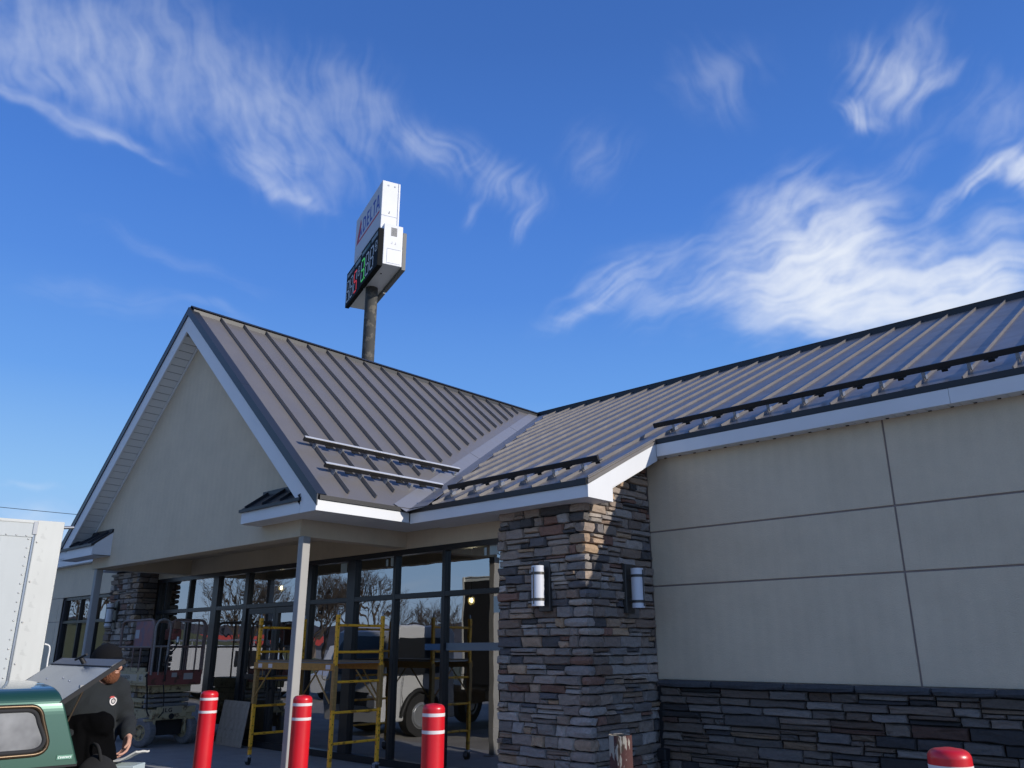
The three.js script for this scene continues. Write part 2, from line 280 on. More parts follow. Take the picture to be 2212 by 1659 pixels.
function pillar(x0, x1, label, distance, side) {
  const host = part(store, 'stone_pillar', poly([V(x1 - .06, 0, -7.22), V(x1 - .06, 0, RW), V(x1 - .06, mainY(RW) - .33, RW), V(x1 - .06, 3.06, -7.22)], x1 - x0 - .12), M.mortar, label);
  const front = courses(3.02, .078, .128), right = [];
  for (const r of front) {
    const long = rs() < .5, cw = long ? .2 + .14 * rs() : .1 + .05 * rs(), cd = long ? .1 + .05 * rs() : .18 + .14 * rs();
    const g = blockGeo(cw + .02 * rs(), r.h - .006, cd + .02 * rs(), pick()); g.translate(x1 - cw / 2, r.y + r.h / 2, -7.16 - cd / 2);
    allStones.push({ geo: g, host, size: (cw + cd) * r.h / distance / distance });
    r.to = x1 - x0 - cw; right.push({ y: r.y, h: r.h, from: cd });
  }
  lay(host, x1 - x0, front, new THREE.Matrix4().makeTranslation(x0, 0, -7.225), undefined, distance);
  let y = right.at(-1).y + right.at(-1).h; while (y < 3.7) { right.push({ y, h: .085 }); y += .085; }
  lay(host, side, right.map((r) => ({ ...r, to: side })), new THREE.Matrix4().makeRotationY(Math.PI / 2).setPosition(x1 - .065, 0, -7.16), (s) => mainY(-7.16 - s) - .3, distance);
  return host;
}
pillar(-6.82, -5.49, undefined, 8, RW * -1 - 7.16);
pillar(-18.22, -16.86, 'left stone pillar in the shade of the porch', 19, .4);
{ dim = .48; const host = part(store, 'stone_wainscot', box(-5.5, XR, 0, 1.09, RW - .03, RW + .008), M.mortar);  // dim darkens these stones: a darker batch, with deeper shade put into the colour
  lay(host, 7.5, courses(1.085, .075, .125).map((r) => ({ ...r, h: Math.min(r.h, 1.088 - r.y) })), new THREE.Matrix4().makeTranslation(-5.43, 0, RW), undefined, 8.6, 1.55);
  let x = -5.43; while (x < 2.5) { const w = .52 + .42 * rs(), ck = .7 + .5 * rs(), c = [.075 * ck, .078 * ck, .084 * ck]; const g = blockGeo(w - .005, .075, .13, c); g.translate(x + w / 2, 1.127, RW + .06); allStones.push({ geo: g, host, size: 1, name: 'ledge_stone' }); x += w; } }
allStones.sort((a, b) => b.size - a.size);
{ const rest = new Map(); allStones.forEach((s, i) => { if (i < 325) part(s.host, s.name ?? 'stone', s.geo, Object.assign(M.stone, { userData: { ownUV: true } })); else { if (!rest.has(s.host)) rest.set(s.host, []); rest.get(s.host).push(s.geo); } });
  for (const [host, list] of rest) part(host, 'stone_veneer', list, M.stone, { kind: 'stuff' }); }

// ---- roofs: standing seam pans, every pan a sheet with its seam
const roof = part(store, 'metal_roof', [poly([V(XL, EY - .12, -21.95), V(XR, EY - .12, -21.95), V(XR, RIDGE - .02, RZ), V(XL, RIDGE - .02, RZ)].reverse(), .05),
  poly([V(LX, portY(LX), GZ), V(CX, RIDGE, GZ), V(CX, RIDGE, RZ), V(LX, portY(LX), EZ)].reverse(), .03), poly([V(LX, EY, EZ), V(CX, RIDGE, RZ), V(XL, RIDGE, RZ), V(XL, REY, RE), V(-18.5, REY, RE), V(-18.5, EY, EZ)], .03)], M.roof);
const valleyZ = (x) => EZ + (RZ - EZ) * (EX - x) / (EX - CX); // where the two slopes meet
const eaveZ = (x) => (x > -5.25 - 1e-6 ? RE : EZ);
const nMain = V(0, 1, SL).normalize(), nPort = V(PS, 1, 0).normalize();
const flashing = .27;
{ const bounds = [XR]; for (let x = -1.336 + .43 * 19; x > CX; x -= .43) if (x < XR - .05) bounds.push(Math.abs(x + 5.25) < .1 ? -5.25 : x); bounds.push(CX);
  for (let i = 0; i + 1 < bounds.length; i++) {
    const x1 = bounds[i], x0 = bounds[i + 1], on = (x, z) => V(x, mainY(z), z);
    // the valley flashing covers a strip beside the valley line
    const lowZ = (x, right) => { const v = valleyZ(x - flashing * 1.14); return x < EX + flashing * 1.14 ? Math.max(RZ, v) : right ? (x > -5.25 + 1e-6 ? RE : EZ) : eaveZ(x + (x === -5.25 ? 1e-3 : 0)); };
    const zl = x0 === -5.25 ? RE : lowZ(x0), zr = x1 === -5.25 ? EZ : lowZ(x1, true), geo = [poly([on(x0, zl), on(x1, zr), on(x1, RZ), on(x0, RZ)], .014)];
    if (zr - RZ > .3) { const a = on(x1, zr - .012).addScaledVector(nMain, .018), b = on(x1, RZ + .05).addScaledVector(nMain, .018); geo.push(bar(a, b, .012, .038, nMain)); }
    part(roof, 'roof_panel', geo, M.roof);
  }
  const sb = [GZ]; for (let z = -5.978; z > RZ; z -= .432) sb.push(z); sb.push(RZ);
  for (let i = 0; i + 1 < sb.length; i++) {
    const z0 = sb[i], z1 = sb[i + 1], on = (x, z) => V(x, portY(x), z);
    const lowX = (z) => { const zz = z + .02; return zz > EZ ? EX : Math.max(CX, EX - (EZ - zz) / (EZ - RZ) * (EX - CX)); };
    const seamX = (z) => { const zz = z - flashing * 1.5; return zz > EZ ? EX : Math.max(CX, EX - (EZ - zz) / (EZ - RZ) * (EX - CX)); };
    const geo = [poly([on(lowX(z0), z0), on(lowX(z1), z1), on(CX, z1), on(CX, z0)], .014)];
    if (seamX(z1) - CX > .3) geo.push(bar(on(seamX(z1) - .1, z1).addScaledVector(nPort, .027), on(CX + .04, z1).addScaledVector(nPort, .027), .015, .056, nPort));
    part(roof, 'roof_panel', geo, M.roof);
  }
  // valley flashing: a strip on each slope, in two lengths
  const a = V(EX, EY, EZ), b = V(CX, RIDGE, RZ), dir = b.clone().sub(a).normalize(), inMain = nMain.clone().cross(dir).normalize(), inPort = dir.clone().cross(nPort).normalize();
  if (inMain.x < 0) inMain.negate(); if (inPort.z < 0) inPort.negate();
  for (const [s, e] of [[-.02, .38], [.382, .72], [.722, .995]]) {
    const p = a.clone().lerp(b, s), q = a.clone().lerp(b, e), up = .016 - s * .002;
    const strip = (side, n, w) => { const pts = [p, q, q.clone().addScaledVector(side, w), p.clone().addScaledVector(side, w)].map((v) => v.clone().addScaledVector(n, up)); const cr = pts[1].clone().sub(pts[0]).cross(pts[2].clone().sub(pts[0])); return poly(cr.dot(n) > 0 ? pts : pts.reverse(), .004); };
    part(roof, 'valley_flashing', [strip(inMain, nMain, flashing + .02), strip(inPort, nPort, .2)], M.flash);
  }
  part(roof, 'ridge_cap', [poly([V(CX, RIDGE + .045, RZ + .14), V(XR, RIDGE + .045, RZ + .14), V(XR, RIDGE + .085, RZ), V(CX, RIDGE + .085, RZ)], .012), poly([V(CX, RIDGE + .085, RZ), V(XR, RIDGE + .085, RZ), V(XR, RIDGE, RZ - .2), V(CX, RIDGE, RZ - .2)], .012), box(CX, XR, RIDGE - .07, RIDGE + .05, RZ + .1, RZ + .135)], M.trim);
  part(roof, 'ridge_cap', [poly([V(CX + .13, RIDGE + .0, GZ - .02), V(CX + .13, RIDGE + .0, RZ), V(CX, RIDGE + .075, RZ), V(CX, RIDGE + .075, GZ - .02)], .012), poly([V(CX, RIDGE + .075, GZ - .02), V(CX, RIDGE + .075, RZ), V(CX - .13, RIDGE, RZ), V(CX - .13, RIDGE, GZ - .02)], .012), box(CX + .07, CX + .1, RIDGE - .1, RIDGE, GZ - .03, RZ)], M.trim);
}
// edge trim, fascias, soffits
const trimF = (name, geo, m, l) => part(store, name, geo, m, l);
trimF('drip_edge', box(EX, -5.24, EY - .06, EY + .004, EZ - .01, EZ + .045), M.trim);
trimF('drip_edge', box(-5.245, XR, REY - .06, REY + .004, RE - .01, RE + .05), M.trim);
trimF('drip_edge', box(EX - .01, EX + .03, EY - .05, EY + .004, GZ - .02, EZ + .04), M.trim);
trimF('fascia', rbox(EX + .02, -5.25, 3.07, EY - .062, EZ, EZ + .028, .004), M.white);
trimF('fascia', rbox(-5.22, -1.9, 3.745, REY - .062, RE + .02, RE + .045, .004), M.white);
trimF('fascia', rbox(-1.898, XR, 3.745, REY - .062, RE + .02, RE + .045, .004), M.white);
trimF('fascia', rbox(EX - .022, EX + .008, 3.085, EY - .052, GZ + .014, EZ + .03, .004), M.white);
trimF('fascia', [rbox(-18.5, LX, 3.07, EY - .062, EZ, EZ + .028, .004), box(-18.5, LX, EY - .06, EY, EZ, EZ + .04)], M.white);
trimF('fascia', [rbox(XL, -18.52, 3.68, REY - .062, RE + .02, RE + .045, .004)], M.white);
// rake over the pillar: sloped board and its boxed end, dark edge above
{ const x = -5.25, rk = (z, d) => V(x, mainY(z) - d, z);
  trimF('rake_board', poly([V(x, 3.07, EZ + .028), V(x, 3.07, -7.36), rk(-7.36, .24), rk(RE + .02, .25), rk(RE + .02, .03), rk(EZ + .028, .05)].reverse().map((v) => v.add(V(.022, 0, 0))).reverse(), .03), M.white);
  trimF('rake_soffit', [poly([V(x, 3.072, EZ), V(-5.56, 3.072, EZ), V(-5.56, 3.072, -7.36), V(x, 3.072, -7.36)].reverse(), -.012), poly([rk(-7.36, .25), rk(RE, .25), rk(RE, .25).setX(-5.56), rk(-7.36, .25).setX(-5.56)].reverse(), -.01), poly([V(x, 3.072, -7.352), V(x, mainY(-7.36) - .25, -7.352), V(-5.5, mainY(-7.36) - .25, -7.352), V(-5.5, 3.072, -7.352)], .008)], M.white);
  trimF('rake_trim', [poly([rk(EZ + .03, -.006), rk(RE - .0, -.006), rk(RE, .035), rk(EZ + .03, .035)].map((v) => v.add(V(.03, 0, 0))).reverse(), .01), poly([rk(EZ + .03, -.03).add(V(.03, 0, 0)), rk(RE, -.03).add(V(.03, 0, 0)), rk(RE, -.03).setX(x - .14), rk(EZ + .03, -.03).setX(x - .14)], .012)], M.roof); }
// gable rakes
for (const s of [1, -1]) {
  const X = (t) => CX + s * t, line = (t, d) => V(X(t), RIDGE - PS * t - d, GZ), end = EX - CX;
  const flip = (a) => (s > 0 ? a : a.reverse());
  const seam = s > 0 ? 2.55 : 2.2;
  for (const [t0, t1] of [[0, seam - .002], [seam, 3.80]]) trimF('rake_board', poly(flip([line(t0, .40), line(t1, .40), line(t1, .095), line(t0, .095)]), .03), M.white);
  trimF('rake_board', poly(flip([line(3.802, .395), V(X(3.802), 3.09, GZ), V(X(end), 3.09, GZ), line(end, .07), line(3.802, .095)]), .03), M.white);
  const ts = 2.05; for (const [t0, t1] of [[0, ts], [ts + .004, end + .02]]) trimF('rake_trim', [poly(flip([line(t0, .11), line(t1, .11), line(t1, -.03), line(t0, -.03)].map((v) => v.add(V(0, 0, .02)))), .018), poly(flip([line(t0, -.035).add(V(0, 0, .022)), line(t1, -.035).add(V(0, 0, .022)), line(t1, -.035).add(V(0, 0, -.12)), line(t0, -.035).add(V(0, 0, -.12))]), .02)], M.darktrim);
  // soffit boards under the rake
  const boards = []; for (let t = .1; t < 3.8; t += .112) { const b = Math.min(t + .101, 3.84); boards.push(poly(flip([V(X(t), RIDGE - PS * t - .36, WZ), V(X(b), RIDGE - PS * b - .36, WZ), V(X(b), RIDGE - PS * b - .36, GZ - .028), V(X(t), RIDGE - PS * t - .36, GZ - .028)]), .008)); }
  trimF('soffit_backing', poly(flip([V(X(0), RIDGE - .350, WZ), V(X(3.84), RIDGE - PS * 3.84 - .350, WZ), V(X(3.84), RIDGE - PS * 3.84 - .350, GZ - .02), V(X(0), RIDGE - .350, GZ - .02)]), .006), M.soffitgap ??= S({ color: rgb(.30, .30, .30), roughness: .9 }));
  boards.push(bar(V(X(.0), RIDGE - .40, WZ + .012), V(X(3.8), RIDGE - PS * 3.8 - .40, WZ + .012), .02, .04, V(s * PS, 1, 0).normalize()));
  trimF('rake_soffit', boards, M.vinyl, { kind: 'stuff' });
  // eave return with its little pent roof
  const r0 = s > 0 ? -9.95 : -16.5, r1 = s > 0 ? -8.56 : -14.94;
  trimF('fascia', s > 0 ? rbox(r0, r1 + .004, 3.09, 3.255, GZ - .028, GZ, .004) : rbox(-16.18, r1, 3.06, 3.225, GZ - .028, GZ, .004), M.white);
  const yb = s > 0 ? 3.25 : 3.23, pr = part(store, 'pent_roof', [poly([V(r0 - .02, yb + .02, GZ + .03), V(r1 + .02, yb + .02, GZ + .03), V(r1 + .0, yb + .27, WZ), V(r0 - .0, yb + .27, WZ)], .012), box(r0 - .02, r1 + .02, yb - .01, yb + .03, GZ + .002, GZ + .034)], M.trim);
  for (let x = r0 + .12; x < r1; x += .42) part(pr, 'roof_seam', bar(V(x, yb + .045, GZ + .02), V(x, yb + .285, WZ + .01), .014, .04), M.darktrim);
  part(pr, 'flashing', box(r0, r1, yb + .25, yb + .31, WZ, WZ + .03), M.trim);
  trimF('eave_soffit', [box(r0, r1, s > 0 ? 3.095 : 3.065, s > 0 ? 3.105 : 3.075, WZ, GZ - .028)], M.white);
  const xe = s > 0 ? r0 : r1;
  trimF('fascia', poly((s > 0 ? (a) => a.reverse() : (a) => a)([V(xe, yb - .165, GZ - .028), V(xe, yb - .165, WZ), V(xe, yb + .25, WZ), V(xe, yb + .02, GZ - .028)]), .012), M.white);
}
// eave soffits: narrow vinyl boards
{ const b1 = []; for (let x = EX - .03; x > -8.95; x -= .096) b1.push(box(x - .082, x, 3.098, 3.106, GZ - .03, SZ + .02)); trimF('soffit_backing', box(-9.0, EX - .02, 3.107, 3.114, GZ - .03, SZ), M.soffitgap); trimF('eave_soffit', b1, M.vinyl, { kind: 'stuff' });
  const b2 = []; for (let x = EX; x < -5.56; x += .102) b2.push(box(x, x + .094, 3.078, 3.088, EZ, SZ + .02)); b2.push(box(EX, -5.56, 3.086, 3.094, EZ, SZ)); trimF('eave_soffit', b2, M.vinyl, { kind: 'stuff' });
  const b3 = [], holes = []; for (let x = -5.3; x < 2; x += .102) { b3.push(box(x, x + .094, 3.75, 3.76, RE + .02, RW)); } b3.push(box(-5.3, XR, 3.758, 3.766, RE + .02, RW)); trimF('eave_soffit', b3, M.vinyl, { kind: 'stuff' });
  for (let x = -5.2; x < 2; x += .204) holes.push(box(x, x + .03, 3.742, 3.752, RW + .022, RW + .04)); trimF('soffit_vent', holes, M.black, { kind: 'stuff' });
  trimF('eave_soffit', [box(-18.5, LX, 3.07, 3.09, EZ, SZ), box(XL, -18.5, 3.68, 3.70, RE + .02, RW)], M.vinyl); }
// snow guards: a rail held by clamps on the seams
function guard(a, b, bright, up, seams) {
  const g = new THREE.Group(); g.name = 'snow_guard'; store.add(g);
  const mid = a.clone().add(b).multiplyScalar(.5);
  part(g, 'rail', bar(a, b, .035, .062, up), M.trim);
  if (bright) part(g, 'rail_edge', bar(a.clone().addScaledVector(up, .033), b.clone().addScaledVector(up, .033), .04, .007, up), M.bright ??= S({ color: rgb(.75, .75, .74), roughness: .35, metalness: .4 }));
  const dirn = b.clone().sub(a), len = dirn.length(); dirn.normalize();
  for (const t of seams) if (t > 0 && t < len) {
    const p = a.clone().addScaledVector(dirn, t), down = up.clone().cross(dirn).normalize(); if (down.y > 0) down.negate();
    const c = part(g, 'clamp', [bar(p.clone().addScaledVector(up, -.085).addScaledVector(down, -.03), p.clone().addScaledVector(up, -.085).addScaledVector(down, .05), .038, .042, up), bar(p.clone().addScaledVector(up, -.03).addScaledVector(down, .035), p.clone().addScaledVector(up, -.1).addScaledVector(down, .035), .035, .012, down)], M.galv);
    const q = p.clone().addScaledVector(dirn, .2); if (t + .2 < len) part(g, 'stop', [bar(q.clone().addScaledVector(up, -.035).addScaledVector(down, -.01), q.clone().addScaledVector(up, -.035).addScaledVector(down, .06), .12, .008, up), bar(q.clone().addScaledVector(up, -.07).addScaledVector(down, .01), q.clone().addScaledVector(up, -.035).addScaledVector(down, .01), .06, .01, down)], M.black);
  }
}
const seamTs = (x0, s) => { const out = []; for (let k = -40; k < 60; k++) { const x = -1.336 + .43 * k; out.push((x - x0) * s); } return out; };
{ const at = (x, z, h) => V(x, mainY(z), z).addScaledVector(nMain, h);
  guard(at(-5.5, -8.78, .115), at(XR, -8.78, .115), 0, nMain, seamTs(-5.5, 1));
  guard(at(-7.84, -7.32, .115), at(-5.42, -7.42, .115), 0, nMain, seamTs(-7.84, 1));
  const ap = (x, z, h) => V(x, portY(x), z).addScaledVector(nPort, h), zs = (z0) => { const out = []; for (let k = 0; k < 12; k++) out.push(z0 - (-5.978 - .432 * k)); return out; };
  guard(ap(-9.14, -5.77, .105), ap(-9.16, -8.64, .105), 1, nPort, zs(-5.77));
  guard(ap(-8.66, -5.8, .105), ap(-8.67, -7.84, .105), 1, nPort, zs(-5.8)); }

// ---- porch: gable wall, beams, posts
{ const xl = -15.7, xr = -9.0, t = .355, top = (x) => portY(x) - t;
  trimF('gable_wall', poly([V(xl, 2.88, WZ), V(xr, 2.88, WZ), V(xr, top(xr), WZ), V(CX, RIDGE - t, WZ), V(xl, top(xl), WZ)], .22), M.stucco);
  trimF('porch_beam', box(xr - .22, xr - .001, 2.8805, 3.22, SZ, WZ - .22), M.stucco);
  trimF('porch_beam', box(xl + .001, xl + .22, 2.8805, 3.22, SZ, WZ - .22), M.stucco);
  trimF('porch_ceiling', box(xl + .22, xr - .22, 3.16, 3.2, SZ, WZ - .22), M.stucco);
  for (const [x, l] of [[xr, 'grey steel post beside the scaffold'], [xl + .17, 'grey steel post behind the man']]) {
    const p = part(store, 'porch_post', rbox(x - .05, x + .062, 0.012, 2.879, -5.905, -5.79, .012, 2), M.postpaint, l);
    part(p, 'base_plate', rbox(x - .1, x + .11, 0, .012, -5.96, -5.74, .004), M.postpaint);
  } }

// ---- storefront: wall strip above, black frames, panes, doors
trimF('wall', box(-16.86, -6.8, 2.862, 3.2, SZ - .2, SZ - .001), M.stucco);
const glassZ = SZ - .055;
const pane = (host, x0, x1, y0, y1, z = glassZ) => part(host, 'glass_pane', new THREE.PlaneGeometry(x1 - x0, y1 - y0).translate((x0 + x1) / 2, (y0 + y1) / 2, z), M.glass);
const decal = (host, name, x0, x1, y0, y1, m, z = glassZ + .004) => part(host, name, box(x0, x1, y0, y1, z, z + .001), m);
function windowWall(name, x0, x1, y0, y1, transom, bars, z, skip) {
  const zb = z - .115, w = part(store, name, [box(x0, x1, y0, y0 + .09, zb, z + .004), box(x0, x1, y1 - .075, y1, zb, z + .003)], M.frame);
  const edges = [[x0, x0 + .06], ...bars, [x1 - .06, x1]];
  for (const [a, b] of edges) part(w, 'mullion', rbox(a, b, y0 + .09, y1 - .075, zb, z + .001, .004), M.frame);
  for (let i = 0; i + 1 < edges.length; i++) {
    const a = edges[i][1], b = edges[i + 1][0]; if (b - a < .05) continue;
    part(w, 'transom', rbox(a, b, transom - .035, transom + .035, zb + .002, z - .001, .004), M.frame);
    pane(w, a, b, transom + .035, y1 - .075, z - .055);
    if (!(skip && skip(a, b))) pane(w, a, b, y0 + .09, transom - .035, z - .055);
  }
  return w;
}
const front = windowWall('storefront', -16.8, -6.75, 0.004, 2.86, 2.21, [[-16.48, -16.42], [-15.48, -15.42], [-14.53, -14.33], [-13.38, -13.26], [-11.44, -11.32], [-10.37, -10.17], [-9.28, -9.22], [-8.24, -8.18], [-7.1, -7.04]], SZ, (a) => a > -13.3 && a < -12);
for (const [x0, x1, y0, y1] of [[-10.62, -10.46, 2.62, 2.77], [-9.51, -9.46, 2.655, 2.755], [-9.4, -9.27, 2.65, 2.77], [-7.485, -7.44, 2.665, 2.765], [-7.385, -7.235, 2.665, 2.785], [-8.31, -8.245, 1.96, 2.16], [-7.31, -7.195, 1.94, 2.14]]) decal(front, 'window_sticker', x0, x1, y0, y1, M.sticker ??= S({ color: rgb(.42, .50, .49), roughness: .7 }));
decal(front, 'film_strip', -8.178, -7.102, 1.485, 1.58, M.film ??= PH({ color: rgb(.36, .42, .46), roughness: .5, transmission: .6, thickness: 0 }));
decal(front, 'film_strip', -8.60, -8.242, 1.49, 1.57, M.tape ??= S({ color: rgb(.04, .10, .19), roughness: .5 }));
for (const [x0, x1, hinge] of [[-13.26, -12.355, -1], [-12.345, -11.44, 1]]) {
  const d = part(store, 'entrance_door', [box(x0, x1, .02, .26, SZ - .09, SZ - .03), box(x0, x1, 2.075, 2.172, SZ - .09, SZ - .03), box(x0, x0 + .075, .26, 2.075, SZ - .09, SZ - .03), box(x1 - .075, x1, .26, 2.075, SZ - .09, SZ - .03), box(x0 + .075, x1 - .075, 1.02, 1.10, SZ - .085, SZ - .035)], M.frame);
  pane(d, x0 + .075, x1 - .075, .26, 1.02, SZ - .06); pane(d, x0 + .075, x1 - .075, 1.1, 2.075, SZ - .06);
  const hx = hinge < 0 ? x1 - .04 : x0 + .04; part(d, 'handle', [rod(V(hx, .85, SZ + .02), V(hx, 1.3, SZ + .02), .013), rod(V(hx, .9, SZ + .02), V(hx, .9, SZ - .03), .01), rod(V(hx, 1.25, SZ + .02), V(hx, 1.25, SZ - .03), .01)], M.frame);
}
// left wing: stucco panels and a window band with a control joint
trimF('wall', [box(XL, -24.72, 0, 3.69, RW - .25, RW - .014), box(-24.72, -18, 2.85, 3.69, RW - .25, RW - .014), box(-24.72, -18, 0, .5, RW - .25, RW - .014), box(-18.1, -17.0, 0, 3.0, RW, -7.35)], M.groove);
for (const [x0, x1, y0, y1] of [[XL, -24.99, .0, 2.2], [XL, -24.99, 2.215, 2.83], [-24.975, -24.72, 0, 2.2], [-24.975, -24.72, 2.215, 2.83], [XL, -17.5, 2.845, 3.68], [-24.71, -18, 0, .5]]) part(store, 'wall_panel', rbox(x0, x1, y0, y1, RW - .05, RW, .006), M.stucco);
windowWall('window_band', -24.7, -18.2, .5, 2.84, 2.19, [[-23.6, -23.54], [-22.5, -22.44], [-21.4, -21.34], [-20.3, -20.24], [-19.2, -19.14]], RW - .06);
// what closes the shop: back and end walls, floor, ceiling; a few stud walls inside
trimF('wall', [box(XL, XR, 0, 3.6, -22, -21.8), box(XL, XL + .2, 0, 3.6, -21.8, RW - .25), box(XR - .2, XR, 0, 3.6, -21.8, RW - .25), box(-6.7, -5.7, 0, 3.0, SZ - .3, -7.35), box(-5.85, -5.65, 0, 3.3, RW - .2, -7.4)], M.board);
trimF('interior_floor', [box(XL + .2, XR - .2, -.15, 0.003, -21.8, RW - .26), box(-16.9, -6.6, -.15, 0.003, RW - .26, SZ - .13)], M.interior);
trimF('ceiling', [box(XL + .2, XR - .2, 3.22, 3.27, -21.8, RW - .26), box(-16.9, -5.6, 3.22, 3.27, RW - .26, SZ - .21)], M.interior);
trimF('partition', [box(-12, -11.9, .003, 3.2, -15, -11), box(-9.9, -9.8, .003, 3.2, -16, -12.5), box(-21.0, -20.9, .003, 3.2, -14, -10)], M.board);
for (let i = 0; i < 9; i++) trimF('wall_stud', box(-9.75 + i * .55, -9.70 + i * .55, .003, 3.2, -13.0, -12.9), M.galv);
for (const [x, w] of [[-8.9, 1.2], [-7.4, 1.0]]) { const sh = trimF('shelf_unit', [box(x - .02, x, .003, 1.9, -11.4, -10.9), box(x + w, x + w + .02, .003, 1.9, -11.4, -10.9)], M.steel); for (let k = 0; k < 5; k++) part(sh, 'shelf', box(x, x + w, .2 + k * .4, .22 + k * .4, -11.4, -10.9), k % 2 ? M.wood : M.steel); }

// ------------------------------------------------------------------ wall lamps
M.diffuser = PH({ color: rgb(.62, .64, .68), roughness: .35, clearcoat: .3 });
function wallLamp(label, at, turn) { // z points out of the wall
  const t = thing('wall_lamp', label, 'wall lamp', at, turn, 'wall lamps on the stone pillars');
  part(t, 'back_plate', rbox(-.082, .082, -.275, .275, -.02, .03, .008), M.lampmetal ??= S({ color: rgb(.07, .066, .06), roughness: .45, metalness: .4 }));
  part(t, 'bracket', [box(-.03, .03, .1, .15, .03, .09), box(-.03, .03, -.15, -.1, .03, .09)], M.lampmetal);
  part(t, 'diffuser', new THREE.CylinderGeometry(.073, .073, .44, 28, 1).translate(0, 0, .135), M.diffuser);
  for (const y of [.135, -.15]) part(t, 'band', new THREE.CylinderGeometry(.0765, .0765, .03, 28, 1, true).translate(0, y, .135), M.lampmetal);
  part(t, 'guard_bar', box(-.006, .006, -.2, .2, .207, .215), M.lampmetal);
  return t;
}
const lamp0 = wallLamp('white cylinder wall lamp on the front face of the right stone pillar', [-6.06, 2.18, -7.15], 0);
const copyLamp = (label, at, turn) => { const c = lamp0.clone(); c.name = numbered('wall_lamp'); c.position.set(...at); c.rotation.y = turn; c.userData = { ...lamp0.userData, label }; scene.add(c); return c; };
copyLamp('white cylinder wall lamp on the side face of the right stone pillar, facing right', [-5.475, 2.165, -7.93], Math.PI / 2);
copyLamp('white cylinder wall lamp in shade on the left stone pillar, above the capped man', [-17.72, 2.17, -7.15], 0);

